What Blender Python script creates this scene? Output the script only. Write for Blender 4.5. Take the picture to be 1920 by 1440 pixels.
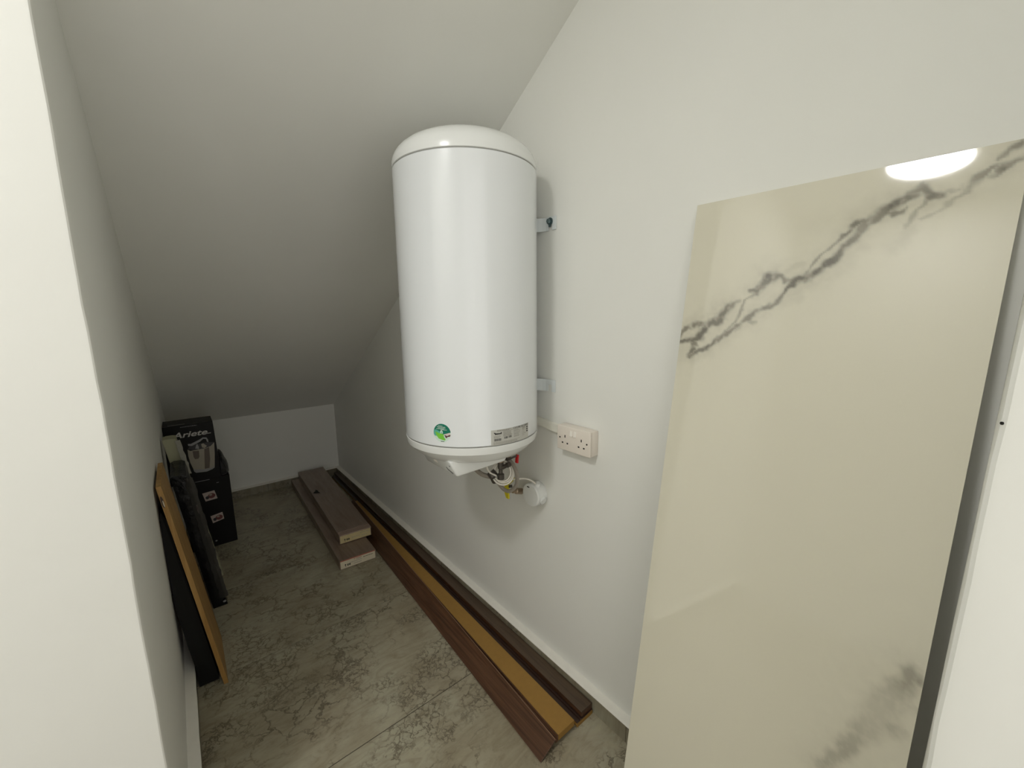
import bpy, bmesh, math, random
import numpy as np
from mathutils import Vector, Matrix, noise

random.seed(7)
scene = bpy.context.scene
for o in list(bpy.data.objects):
    bpy.data.objects.remove(o)
COL = scene.collection

# ------------------------------------------------------------------ camera, world, exposure
CAM_H = 1.4
cam_data = bpy.data.cameras.new('camera')
cam = bpy.data.objects.new('camera', cam_data)
COL.objects.link(cam)
cam_data.sensor_width = 36.0
cam_data.lens = 766.02 / 1920 * 36.0
cam_data.clip_start = 0.01
RIGHT = Vector((0.7721403, -0.6353347, -0.0122168))
UP = Vector((0.1124441, 0.1176840, 0.9866645))
FWD = Vector((0.6254244, 0.7632171, -0.1623082))
m = Matrix.Identity(4)
for i in range(3):
    m[i][0] = RIGHT[i]
    m[i][1] = UP[i]
    m[i][2] = -FWD[i]
m[2][3] = CAM_H
cam.matrix_world = m
scene.camera = cam

WORLD_STRENGTH = 0.52        # ambient fill added to lift the shade, let in by the open corridor end
world = bpy.data.worlds.new('world')
scene.world = world
world.use_nodes = True
world.node_tree.nodes['Background'].inputs[0].default_value = (1, 0.97, 0.92, 1)
world.node_tree.nodes['Background'].inputs[1].default_value = WORLD_STRENGTH
LAMP_STRENGTH = 28.0
LAMP_COLOR = (0.965, 0.955, 0.925)
vs = scene.view_settings
vs.view_transform = 'Standard'
vs.look = 'None'
vs.exposure = 1.42
vs.gamma = 1.0
vs.use_curve_mapping = False
scene.cycles.max_bounces = 10
scene.cycles.diffuse_bounces = 7

# ------------------------------------------------------------------ dimensions (metres)
XR, XL, YB, YJ = 1.0364, -0.1142, 3.79, 1.032
Z_BACK, SLOPE, Z_CEIL = 0.649, 0.585, 2.60
XC, YC0 = -1.25, -1.30            # corridor left wall, corridor end
XJ = 0.62                         # face of the wall end at the right
SK_H, SK_T = 0.068, 0.031


# ------------------------------------------------------------------ material helpers
def new_mat(name):
    mt = bpy.data.materials.new(name)
    mt.use_nodes = True
    nt = mt.node_tree
    return mt, nt, nt.nodes['Principled BSDF']


def simple(name, col, rough=0.5, metal=0.0, spec=0.5, var=0.0, scale=20.0, bump=0.0, bscale=60.0, coat=0.0):
    mt, nt, b = new_mat(name)
    b.inputs['Base Color'].default_value = (*col, 1)
    b.inputs['Roughness'].default_value = rough
    b.inputs['Metallic'].default_value = metal
    b.inputs['Specular IOR Level'].default_value = spec
    b.inputs['Coat Weight'].default_value = coat
    tc = nt.nodes.new('ShaderNodeTexCoord')
    if var:
        nz = nt.nodes.new('ShaderNodeTexNoise')
        nz.inputs['Scale'].default_value = scale
        nz.inputs['Detail'].default_value = 5
        nt.links.new(tc.outputs['Object'], nz.inputs['Vector'])
        mx = nt.nodes.new('ShaderNodeMix')
        mx.data_type = 'RGBA'
        mx.inputs[6].default_value = (*[max(0, c * (1 - var)) for c in col], 1)
        mx.inputs[7].default_value = (*[min(1, c * (1 + var)) for c in col], 1)
        nt.links.new(nz.outputs['Fac'], mx.inputs[0])
        nt.links.new(mx.outputs[2], b.inputs['Base Color'])
    if bump:
        n2 = nt.nodes.new('ShaderNodeTexNoise')
        n2.inputs['Scale'].default_value = bscale
        n2.inputs['Detail'].default_value = 6
        nt.links.new(tc.outputs['Object'], n2.inputs['Vector'])
        bp = nt.nodes.new('ShaderNodeBump')
        bp.inputs['Strength'].default_value = bump
        bp.inputs['Distance'].default_value = 0.004
        nt.links.new(n2.outputs['Fac'], bp.inputs['Height'])
        nt.links.new(bp.outputs[0], b.inputs['Normal'])
    return mt


def ramp(nt, stops):
    r = nt.nodes.new('ShaderNodeValToRGB')
    els = r.color_ramp.elements
    while len(els) < len(stops):
        els.new(0.5)
    for e, (p, c) in zip(els, stops):
        e.position = p
        e.color = (*c, 1) if len(c) == 3 else c
    return r


def wall_paint(name, col):
    """Matt emulsion with trowel unevenness, faint smears and scuffs."""
    mt, nt, b = new_mat(name)
    L = nt.links.new
    tc = nt.nodes.new('ShaderNodeTexCoord')
    n1 = nt.nodes.new('ShaderNodeTexNoise')
    n1.inputs['Scale'].default_value = 2.2
    n1.inputs['Detail'].default_value = 4
    L(tc.outputs['Object'], n1.inputs['Vector'])
    r1 = ramp(nt, [(0.3, [c * 0.97 for c in col]), (0.7, col)])
    L(n1.outputs['Fac'], r1.inputs[0])
    # small grey scuffs
    n2 = nt.nodes.new('ShaderNodeTexNoise')
    n2.inputs['Scale'].default_value = 13
    n2.inputs['Detail'].default_value = 9
    n2.inputs['Roughness'].default_value = 0.72
    L(tc.outputs['Object'], n2.inputs['Vector'])
    r2 = ramp(nt, [(0.735, (0, 0, 0)), (0.80, (1, 1, 1))])
    L(n2.outputs['Fac'], r2.inputs[0])
    mul = nt.nodes.new('ShaderNodeMath')
    mul.operation = 'MULTIPLY'
    mul.inputs[1].default_value = 0.35
    L(r2.outputs[0], mul.inputs[0])
    mx = nt.nodes.new('ShaderNodeMix')
    mx.data_type = 'RGBA'
    L(mul.outputs[0], mx.inputs[0])
    L(r1.outputs[0], mx.inputs[6])
    mx.inputs[7].default_value = (col[0] * .6, col[1] * .58, col[2] * .55, 1)
    L(mx.outputs[2], b.inputs['Base Color'])
    b.inputs['Roughness'].default_value = 0.62
    b.inputs['Specular IOR Level'].default_value = 0.3
    n3 = nt.nodes.new('ShaderNodeTexNoise')
    n3.inputs['Scale'].default_value = 7
    n3.inputs['Detail'].default_value = 8
    L(tc.outputs['Object'], n3.inputs['Vector'])
    bp = nt.nodes.new('ShaderNodeBump')
    bp.inputs['Strength'].default_value = 0.25
    bp.inputs['Distance'].default_value = 0.006
    L(n3.outputs['Fac'], bp.inputs['Height'])
    L(bp.outputs[0], b.inputs['Normal'])
    return mt


def stone_mat(name, dark=1.0):
    """Polished grey-beige porcelain printed like limestone: clouds, fine specks, patches of dark crazing."""
    mt, nt, b = new_mat(name)
    L = nt.links.new
    tc = nt.nodes.new('ShaderNodeTexCoord')
    oi = nt.nodes.new('ShaderNodeObjectInfo')
    sc = nt.nodes.new('ShaderNodeVectorMath')
    sc.operation = 'SCALE'
    L(oi.outputs['Location'], sc.inputs[0])
    sc.inputs['Scale'].default_value = 3.7
    ad = nt.nodes.new('ShaderNodeVectorMath')
    L(tc.outputs['Object'], ad.inputs[0])
    L(sc.outputs[0], ad.inputs[1])
    V = ad.outputs[0]

    def nz(scale, det, rough=0.55, dist=0.0, vec=None):
        n = nt.nodes.new('ShaderNodeTexNoise')
        n.inputs['Scale'].default_value = scale
        n.inputs['Detail'].default_value = det
        n.inputs['Roughness'].default_value = rough
        n.inputs['Distortion'].default_value = dist
        L(vec or V, n.inputs['Vector'])
        return n
    base = nz(3.0, 6, 0.6, 0.6)
    rb = ramp(nt, [(0.32, (0.275, 0.237, 0.163)), (0.5, (0.338, 0.305, 0.222)), (0.68, (0.400, 0.380, 0.288))])
    L(base.outputs['Fac'], rb.inputs[0])
    # elongated smears
    mp = nt.nodes.new('ShaderNodeMapping')
    mp.inputs['Scale'].default_value = (5, 16, 1)
    mp.inputs['Rotation'].default_value = (0, 0, 0.5)
    L(V, mp.inputs['Vector'])
    sm = nz(1.6, 9, 0.72, 1.6, mp.outputs[0])
    rs = ramp(nt, [(0.34, (0.80, 0.77, 0.73)), (0.52, (1.0, 1.0, 1.0)), (0.70, (1.12, 1.11, 1.08))])
    L(sm.outputs['Fac'], rs.inputs[0])
    mu = nt.nodes.new('ShaderNodeMix')
    mu.data_type = 'RGBA'
    mu.blend_type = 'MULTIPLY'
    mu.inputs[0].default_value = 1.0
    L(rb.outputs[0], mu.inputs[6])
    L(rs.outputs[0], mu.inputs[7])
    # crazing
    wob = nz(9, 6, 0.65)
    wsub = nt.nodes.new('ShaderNodeVectorMath')
    wsub.operation = 'SCALE'
    wsub.inputs['Scale'].default_value = 0.16
    L(wob.outputs['Color'], wsub.inputs[0])
    wad = nt.nodes.new('ShaderNodeVectorMath')
    L(V, wad.inputs[0])
    L(wsub.outputs[0], wad.inputs[1])
    masks = []
    for scl, wid, lo, hi, ms in ((12, 0.055, 0.47, 0.56, 2.6), (30, 0.11, 0.50, 0.58, 4.2)):
        vo = nt.nodes.new('ShaderNodeTexVoronoi')
        vo.feature = 'DISTANCE_TO_EDGE'
        vo.inputs['Scale'].default_value = scl
        L(wad.outputs[0], vo.inputs['Vector'])
        rv = ramp(nt, [(0.0, (1, 1, 1)), (wid, (0, 0, 0))])
        L(vo.outputs['Distance'], rv.inputs[0])
        mk = nz(ms, 5, 0.6)
        rm = ramp(nt, [(lo, (0, 0, 0)), (hi, (1, 1, 1))])
        L(mk.outputs['Fac'], rm.inputs[0])
        mm = nt.nodes.new('ShaderNodeMath')
        mm.operation = 'MULTIPLY'
        L(rv.outputs[0], mm.inputs[0])
        L(rm.outputs[0], mm.inputs[1])
        masks.append(mm)
    mxm = nt.nodes.new('ShaderNodeMath')
    mxm.operation = 'MAXIMUM'
    L(masks[0].outputs[0], mxm.inputs[0])
    L(masks[1].outputs[0], mxm.inputs[1])
    m8 = nt.nodes.new('ShaderNodeMath')
    m8.operation = 'MULTIPLY'
    m8.inputs[1].default_value = 0.85
    L(mxm.outputs[0], m8.inputs[0])
    cz = nt.nodes.new('ShaderNodeMix')
    cz.data_type = 'RGBA'
    L(m8.outputs[0], cz.inputs[0])
    L(mu.outputs[2], cz.inputs[6])
    cz.inputs[7].default_value = (0.075, 0.056, 0.036, 1)
    if dark != 1.0:
        dk = nt.nodes.new('ShaderNodeMix')
        dk.data_type = 'RGBA'
        dk.blend_type = 'MULTIPLY'
        dk.inputs[0].default_value = 1.0
        L(cz.outputs[2], dk.inputs[6])
        dk.inputs[7].default_value = (dark, dark, dark, 1)
        L(dk.outputs[2], b.inputs['Base Color'])
    else:
        L(cz.outputs[2], b.inputs['Base Color'])
    b.inputs['Roughness'].default_value = 0.33
    return mt


def wood_mat(name, c_dark, c_light, axis='Y', scale=1.0, rough=0.45, contrast=(0.35, 0.65), stretch=0.06):
    """Grain streaks running along one axis."""
    mt, nt, b = new_mat(name)
    L = nt.links.new
    tc = nt.nodes.new('ShaderNodeTexCoord')
    mp = nt.nodes.new('ShaderNodeMapping')
    s = [40 * scale] * 3
    s['XYZ'.index(axis)] = 40 * scale * stretch
    mp.inputs['Scale'].default_value = s
    L(tc.outputs['Object'], mp.inputs['Vector'])
    n = nt.nodes.new('ShaderNodeTexNoise')
    n.inputs['Scale'].default_value = 1.0
    n.inputs['Detail'].default_value = 7
    n.inputs['Roughness'].default_value = 0.6
    n.inputs['Distortion'].default_value = 0.8
    L(mp.outputs[0], n.inputs['Vector'])
    r = ramp(nt, [(contrast[0], c_dark), (contrast[1], c_light)])
    L(n.outputs['Fac'], r.inputs[0])
    L(r.outputs[0], b.inputs['Base Color'])
    b.inputs['Roughness'].default_value = rough
    return mt


def attr_mat(name, attr, rough, bump=0.0, spec=0.85):
    mt, nt, b = new_mat(name)
    a = nt.nodes.new('ShaderNodeAttribute')
    a.attribute_name = attr
    nt.links.new(a.outputs['Color'], b.inputs['Base Color'])
    b.inputs['Roughness'].default_value = rough
    b.inputs['Specular IOR Level'].default_value = spec
    return mt


# ------------------------------------------------------------------ object helpers
def tag(o, label=None, cat=None, group=None, kind=None):
    if label:
        o['label'] = label
    if cat:
        o['category'] = cat
    if group:
        o['group'] = group
    if kind:
        o['kind'] = kind
    return o


def empty(name, loc, label, cat, group=None, rot=(0, 0, 0)):
    o = bpy.data.objects.new(name, None)
    o.empty_display_size = 0.05
    COL.objects.link(o)
    o.location = loc
    o.rotation_euler = rot
    return tag(o, label, cat, group)


def put(name, me, mats, parent=None, smooth=None):
    """Link mesh data given in world coordinates; children keep world position through the inverse parent matrix."""
    o = bpy.data.objects.new(name, me)
    COL.objects.link(o)
    for mt in (mats if isinstance(mats, (list, tuple)) else [mats]):
        me.materials.append(mt)
    if parent is not None:
        o.parent = parent
        o.matrix_parent_inverse = world_of(parent).inverted()
    if smooth is not None:
        shade(me, smooth)
    return o


def world_of(o):
    mw = Matrix.LocRotScale(o.location, o.rotation_euler, o.scale)
    if o.parent is not None:
        return world_of(o.parent) @ o.matrix_parent_inverse @ mw
    return mw


def shade(me, ang):
    me.shade_smooth()
    if ang < 179:
        try:
            me.set_sharp_from_angle(angle=math.radians(ang))
        except Exception:
            pass


def bm_mesh(bm, name='mesh'):
    me = bpy.data.meshes.new(name)
    bm.to_mesh(me)
    bm.free()
    return me


def raw(verts, faces, mids=None):
    me = bpy.data.meshes.new('mesh')
    me.from_pydata([tuple(v) for v in verts], [], faces)
    if mids:
        for p, mi in zip(me.polygons, mids):
            p.material_index = mi
    me.update()
    return me


def hexa(c8, bevel=0.0, seg=2):
    """Box from 8 corners: bottom 4 (ccw from above) then top 4."""
    bm = bmesh.new()
    v = [bm.verts.new(p) for p in c8]
    for f in ((3, 2, 1, 0), (4, 5, 6, 7), (0, 1, 5, 4), (1, 2, 6, 5), (2, 3, 7, 6), (3, 0, 4, 7)):
        bm.faces.new([v[i] for i in f])
    bmesh.ops.recalc_face_normals(bm, faces=bm.faces)
    if bevel:
        bmesh.ops.bevel(bm, geom=list(bm.edges), offset=bevel, segments=seg, profile=0.5, affect='EDGES')
    return bm_mesh(bm)


def box(x0, x1, y0, y1, z0, z1, bevel=0.0, seg=2):
    return hexa([(x0, y0, z0), (x1, y0, z0), (x1, y1, z0), (x0, y1, z0),
                 (x0, y0, z1), (x1, y0, z1), (x1, y1, z1), (x0, y1, z1)], bevel, seg)


def loft(pa, pb, bevel=0.0, cuts=0):
    """Prism between two equal-length closed profiles (lists of 3D points), caps included."""
    bm = bmesh.new()
    n = len(pa)
    rows = []
    for k in range(cuts + 2):
        t = k / (cuts + 1)
        rows.append([bm.verts.new(Vector(a).lerp(Vector(b), t)) for a, b in zip(pa, pb)])
    for ra, rb in zip(rows[:-1], rows[1:]):
        for i in range(n):
            j = (i + 1) % n
            bm.faces.new((ra[i], ra[j], rb[j], rb[i]))
    bm.faces.new(rows[0][::-1])
    bm.faces.new(rows[-1])
    bmesh.ops.recalc_face_normals(bm, faces=bm.faces)
    if bevel:
        bmesh.ops.bevel(bm, geom=list(bm.edges), offset=bevel, segments=2, profile=0.5, affect='EDGES')
    return bm_mesh(bm)


def lathe(profile, origin, axis=(0, 0, 1), n=64, a0=0.0, cap=True):
    """Revolve (r, h) pairs about an axis through origin."""
    ax = Vector(axis).normalized()
    ref = Vector((1, 0, 0)) if abs(ax.x) < 0.9 else Vector((0, 1, 0))
    e1 = (ref - ax * ref.dot(ax)).normalized()
    e2 = ax.cross(e1)
    o = Vector(origin)
    bm = bmesh.new()
    rings = []
    for r, h in profile:
        if r < 1e-6:
            rings.append([bm.verts.new(o + ax * h)])
        else:
            rings.append([bm.verts.new(o + ax * h + (e1 * math.cos(a0 + 2 * math.pi * k / n) + e2 * math.sin(a0 + 2 * math.pi * k / n)) * r) for k in range(n)])
    for A, B in zip(rings[:-1], rings[1:]):
        if len(A) == 1 and len(B) == 1:
            continue
        for k in range(n):
            j = (k + 1) % n
            if len(A) == 1:
                bm.faces.new((A[0], B[j], B[k]))
            elif len(B) == 1:
                bm.faces.new((A[k], A[j], B[0]))
            else:
                bm.faces.new((A[k], A[j], B[j], B[k]))
    if cap:
        for R, flip in ((rings[0], True), (rings[-1], False)):
            if len(R) > 2:
                bm.faces.new(R[::-1] if flip else R)
    bmesh.ops.recalc_face_normals(bm, faces=bm.faces)
    return bm_mesh(bm)


def catmull(pts, per=8):
    P = [Vector(p) for p in pts]
    P = [2 * P[0] - P[1]] + P + [2 * P[-1] - P[-2]]
    out = []
    for i in range(1, len(P) - 2):
        for k in range(per):
            t = k / per
            a, b, c, d = P[i - 1], P[i], P[i + 1], P[i + 2]
            out.append(0.5 * ((2 * b) + (c - a) * t + (2 * a - 5 * b + 4 * c - d) * t * t + (3 * b - a - 3 * c + d) * t ** 3))
    out.append(P[-2])
    return out


def tube_bm(bm, path, r, n=10, ribs=0.0):
    path = [Vector(p) for p in path]
    prev = None
    rings = []
    for i, p in enumerate(path):
        t = (path[min(i + 1, len(path) - 1)] - path[max(i - 1, 0)]).normalized()
        if prev is None:
            ref = Vector((0, 0, 1)) if abs(t.z) < 0.9 else Vector((1, 0, 0))
            e1 = (ref - t * ref.dot(t)).normalized()
        else:
            e1 = (prev - t * prev.dot(t)).normalized()
        prev = e1
        e2 = t.cross(e1)
        rr = r * (1 + ribs * (1 if i % 2 else -1))
        rings.append([bm.verts.new(p + (e1 * math.cos(2 * math.pi * k / n) + e2 * math.sin(2 * math.pi * k / n)) * rr) for k in range(n)])
    for A, B in zip(rings[:-1], rings[1:]):
        for k in range(n):
            j = (k + 1) % n
            bm.faces.new((A[k], A[j], B[j], B[k]))
    bm.faces.new(rings[0][::-1])
    bm.faces.new(rings[-1])


def tube(path, r, n=10, ribs=0.0):
    bm = bmesh.new()
    tube_bm(bm, path, r, n, ribs)
    bmesh.ops.recalc_face_normals(bm, faces=bm.faces)
    return bm_mesh(bm)


def flat(polys, fn, maxlen=None, lift=0.0004, step=0.00015):
    """Flat print: [(points2d, material index)] mapped by fn(u, v, height) and stacked in thin layers."""
    verts, faces, mids = [], [], []
    for k, (pts, mi) in enumerate(polys):
        bm = bmesh.new()
        f = bm.faces.new([bm.verts.new((x, y, 0)) for x, y in pts])
        bmesh.ops.triangulate(bm, faces=[f])
        if maxlen:
            for _ in range(6):
                lg = [e for e in bm.edges if e.calc_length() > maxlen]
                if not lg:
                    break
                bmesh.ops.subdivide_edges(bm, edges=lg, cuts=1, use_grid_fill=False)
                bmesh.ops.triangulate(bm, faces=list(bm.faces))
        bmesh.ops.recalc_face_normals(bm, faces=bm.faces)
        bm.verts.index_update()
        off = len(verts)
        h = lift + step * k
        verts += [fn(v.co.x, v.co.y, h) for v in bm.verts]
        for fc in bm.faces:
            idx = [off + v.index for v in fc.verts]
            if fc.normal.z < 0:
                idx.reverse()
            faces.append(idx)
            mids.append(mi)
        bm.free()
    return raw(verts, faces, mids)


def rect(x0, y0, x1, y1):
    return [(x0, y0), (x1, y0), (x1, y1), (x0, y1)]


def ell(cx, cy, rx, ry, n=28, a0=0, a1=360):
    full = abs(a1 - a0) >= 360
    return [(cx + rx * math.cos(math.radians(a0 + (a1 - a0) * k / (n if full else n - 1))),
             cy + ry * math.sin(math.radians(a0 + (a1 - a0) * k / (n if full else n - 1)))) for k in range(n)]


def text_polys(txt, size, shear=0.0, offset=0.0):
    """Built-in font turned into a filled mesh; returns (verts2d, faces)."""
    cu = bpy.data.curves.new('txt', 'FONT')
    cu.body = txt
    cu.size = size
    cu.shear = shear
    cu.offset = offset
    cu.resolution_u = 3
    ob = bpy.data.objects.new('txt', cu)
    COL.objects.link(ob)
    bpy.context.view_layer.update()
    me = bpy.data.meshes.new_from_object(ob.evaluated_get(bpy.context.evaluated_depsgraph_get()))
    v = [(p.co.x, p.co.y) for p in me.vertices]
    f = [list(p.vertices) for p in me.polygons]
    bpy.data.objects.remove(ob)
    bpy.data.curves.remove(cu)
    bpy.data.meshes.remove(me)
    return v, f


def plane_fn(o, u, v):
    o, u, v = Vector(o), Vector(u).normalized(), Vector(v).normalized()
    n = u.cross(v)
    return lambda x, y, h: o + u * x + v * y + n * h


# ------------------------------------------------------------------ materials
M = {}
M['wall'] = wall_paint('white_wall_paint', (0.788, 0.79, 0.755))
M['ceil'] = wall_paint('white_ceiling_paint', (0.788, 0.79, 0.755))
M['stone'] = stone_mat('grey_stone_tile')
M['skirt'] = stone_mat('grey_stone_skirting', 0.75)
M['grout'] = simple('grout', (0.05, 0.042, 0.03), 0.9)
M['plaster'] = simple('white_plaster', (0.80, 0.78, 0.72), 0.7, var=0.06, scale=25, bump=0.4, bscale=40)
M['enamel'] = simple('white_enamel', (0.755, 0.78, 0.80), 0.22, coat=0.4)
M['wplastic'] = simple('white_plastic', (0.77, 0.785, 0.775), 0.2)
M['seam'] = simple('seam_shadow_gap', (0.25, 0.25, 0.23), 0.6)
M['socket'] = simple('warm_white_plastic', (0.76, 0.70, 0.63), 0.35)
M['switch'] = simple('switch_plastic', (0.84, 0.80, 0.74), 0.3)
M['trunk'] = simple('trunking_plastic', (0.80, 0.79, 0.71), 0.4)
M['black'] = simple('filler_black', (0.004, 0.004, 0.0035), 0.5, spec=0.25)  # for the wedge behind the wooden panel, its shade included
M['blackcard'] = simple('black_printed_card', (0.003, 0.0028, 0.0026), 0.45, spec=0.2)
M['bag'] = simple('black_film', (0.004, 0.004, 0.004), 0.25, bump=1.0, bscale=34, spec=0.25)
M['hole'] = simple('dark_hole', (0.01, 0.009, 0.008), 0.9)
M['bolt'] = simple('zinc_bolt', (0.16, 0.22, 0.23), 0.35, metal=0.9)
M['bracket'] = simple('bracket_enamel', (0.72, 0.76, 0.77), 0.35)
M['braid'] = simple('braided_steel', (0.42, 0.38, 0.33), 0.42, metal=0.7, bump=0.9, bscale=500)
M['nut'] = simple('dark_nut', (0.10, 0.09, 0.08), 0.4, metal=0.6)
M['brass'] = simple('dull_brass', (0.36, 0.28, 0.20), 0.4, metal=0.7)
M['cable'] = simple('white_cable_sheath', (0.80, 0.77, 0.70), 0.4)
M['yellow'] = simple('yellow_plastic', (0.66, 0.56, 0.02), 0.4)
M['red'] = simple('red_plastic', (0.52, 0.012, 0.015), 0.35)
M['print_dark'] = simple('black_ink', (0.03, 0.03, 0.028), 0.5)
M['print_grey'] = simple('grey_ink', (0.30, 0.29, 0.26), 0.5)
M['silver'] = simple('silver_label', (0.50, 0.50, 0.46), 0.35)
M['white_print'] = simple('white_ink', (0.80, 0.80, 0.78), 0.5)
M['g_dark'] = simple('dark_green_ink', (0.0, 0.17, 0.105), 0.35)
M['g_teal'] = simple('teal_ink', (0.10, 0.42, 0.33), 0.35)
M['g_lime'] = simple('lime_green_ink', (0.18, 0.55, 0.05), 0.35)
M['g_pale'] = simple('pale_mint_ink', (0.60, 0.74, 0.66), 0.35)
M['sk_dark'] = simple('dark_maroon_ink', (0.10, 0.03, 0.035), 0.35)
M['sk_pale'] = simple('pale_pink_ink', (0.66, 0.56, 0.54), 0.35)
M['ink_white'] = simple('grey_white_ink', (0.44, 0.43, 0.41), 0.4)
M['ink_cream'] = simple('cream_ink', (0.30, 0.27, 0.215), 0.4)
M['ink_shadow'] = simple('brown_ink', (0.085, 0.062, 0.045), 0.4)
M['ink_steel'] = simple('steel_ink', (0.24, 0.24, 0.24), 0.4)
M['ink_black'] = simple('deep_black_ink', (0.02, 0.018, 0.022), 0.4)
M['ink_red'] = simple('fruit_red_ink', (0.13, 0.030, 0.030), 0.4)
M['ink_pink'] = simple('pale_pink_picture_ink', (0.42, 0.35, 0.32), 0.4)
M['timber'] = wood_mat('oak_timber', (0.27, 0.140, 0.032), (0.40, 0.235, 0.070), 'Z', 1.2, 0.5)
M['foam'] = simple('yellowish_white_foam', (0.36, 0.355, 0.235), 0.6, var=0.06, scale=18, bump=0.2, bscale=30)
M['film'] = simple('milky_film', (0.26, 0.255, 0.22), 0.2, bump=0.8, bscale=30)
M['mdf'] = simple('raw_mdf', (0.30, 0.165, 0.034), 0.75, var=0.10, scale=60, bump=0.25, bscale=240)
M['veneer'] = wood_mat('brown_wood_veneer', (0.046, 0.019, 0.0085), (0.125, 0.058, 0.028), 'Y', 2.4, 0.38, (0.34, 0.70), 0.03)
M['veneer_dark'] = wood_mat('dark_brown_veneer', (0.022, 0.009, 0.006), (0.045, 0.021, 0.014), 'Y', 2.0, 0.4, (0.36, 0.66), 0.03)
M['veneer_grey'] = wood_mat('grey_brown_veneer', (0.056, 0.034, 0.020), (0.092, 0.060, 0.036), 'Y', 2.0, 0.5, (0.36, 0.66), 0.05)
M['veneer_edge'] = simple('pale_veneer_edge', (0.24, 0.135, 0.08), 0.5)
M['carton'] = wood_mat('brown_carton_print', (0.175, 0.118, 0.088), (0.265, 0.200, 0.155), 'Y', 0.8, 0.28, (0.33, 0.67), 0.12)
M['label'] = simple('cream_paper_label', (0.62, 0.56, 0.42), 0.5, var=0.06, scale=30)
M['label_y'] = simple('yellowed_paper_label', (0.56, 0.47, 0.25), 0.4, var=0.18, scale=45)
M['label_red'] = simple('red_label_edge', (0.40, 0.07, 0.05), 0.5)
M['wrap'] = simple('crumpled_clear_wrap', (0.30, 0.215, 0.17), 0.18, bump=0.7, bscale=40)

# ------------------------------------------------------------------ lamp (the room's own light)
def make_lamp():
    L = empty('ceiling_light', (-0.75, 0.36, Z_CEIL), 'round white flush ceiling light above the corridor, mirrored in the marble slab', 'ceiling light')
    put('frame', lathe([(0.150, -0.004), (0.166, -0.004), (0.168, -0.010), (0.166, -0.016), (0.152, -0.018), (0.150, -0.014)], (-0.75, 0.36, Z_CEIL), n=64, cap=False), M['wplastic'], L, 40)
    mt, nt, b = new_mat('lamp_diffuser')
    b.inputs['Base Color'].default_value = (0.9, 0.9, 0.88, 1)
    b.inputs['Emission Color'].default_value = (*LAMP_COLOR, 1)
    b.inputs['Emission Strength'].default_value = LAMP_STRENGTH
    put('diffuser', lathe([(0.0, -0.016), (0.151, -0.016), (0.151, -0.006), (0.0, -0.006)], (-0.75, 0.36, Z_CEIL), n=64), mt, L)


# ------------------------------------------------------------------ room shell
def structure(name, me, mt, parent=None, smooth=None):
    o = put(name, me, mt, parent, smooth)
    if parent is None:
        o['kind'] = 'structure'
    return o


def rough_edge_block(x0, x1, y0, y1, z0, z1, edge, top=None):
    """Wall block whose named vertical arris is slightly wavy and rounded, as hand-finished plaster is."""
    bm = bmesh.new()
    n = 60
    prof_rows = []
    for k in range(n + 1):
        z = z0 + (z1 - z0) * k / n
        w = 0.0022 * noise.noise(Vector((0.3, 1.7, z * 5))) + 0.0012 * noise.noise(Vector((4.3, 0.7, z * 17)))
        r = 0.006
        ex, ey = edge(z)
        pts = []
        if ex >= x1 - 0.05:      # arris at (x1, y0)
            cx_, cy_ = ex - r + w, ey + r
            pts = [(x0, ey), (cx_, ey)] + [(cx_ + r * math.sin(a), cy_ - r * math.cos(a)) for a in (math.pi / 6, math.pi / 3)] + [(cx_ + r, cy_), (cx_ + r - w, cy_ + 0.03), (x1, y1), (x0, y1)]
        else:                    # arris at (x0, y1)
            r = 0.010
            cx_, cy_ = ex + r, ey - r + w
            pts = [(x1, ey), (cx_, ey + w)] + [(cx_ - r * math.sin(a), cy_ + r * math.cos(a)) for a in (math.pi / 6, math.pi / 3)] + [(cx_ - r, cy_), (x0, cy_ - 0.03), (x0, y0), (x1, y0)]
        prof_rows.append([bm.verts.new((x, y, z)) for x, y in pts])
    m_ = len(prof_rows[0])
    for A, B in zip(prof_rows[:-1], prof_rows[1:]):
        for i in range(m_):
            j = (i + 1) % m_
            bm.faces.new((A[i], A[j], B[j], B[i]))
    bm.faces.new(prof_rows[0][::-1])
    bm.faces.new(prof_rows[-1])
    bmesh.ops.recalc_face_normals(bm, faces=bm.faces)
    me = bm_mesh(bm)
    shade(me, 28)
    return me


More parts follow.
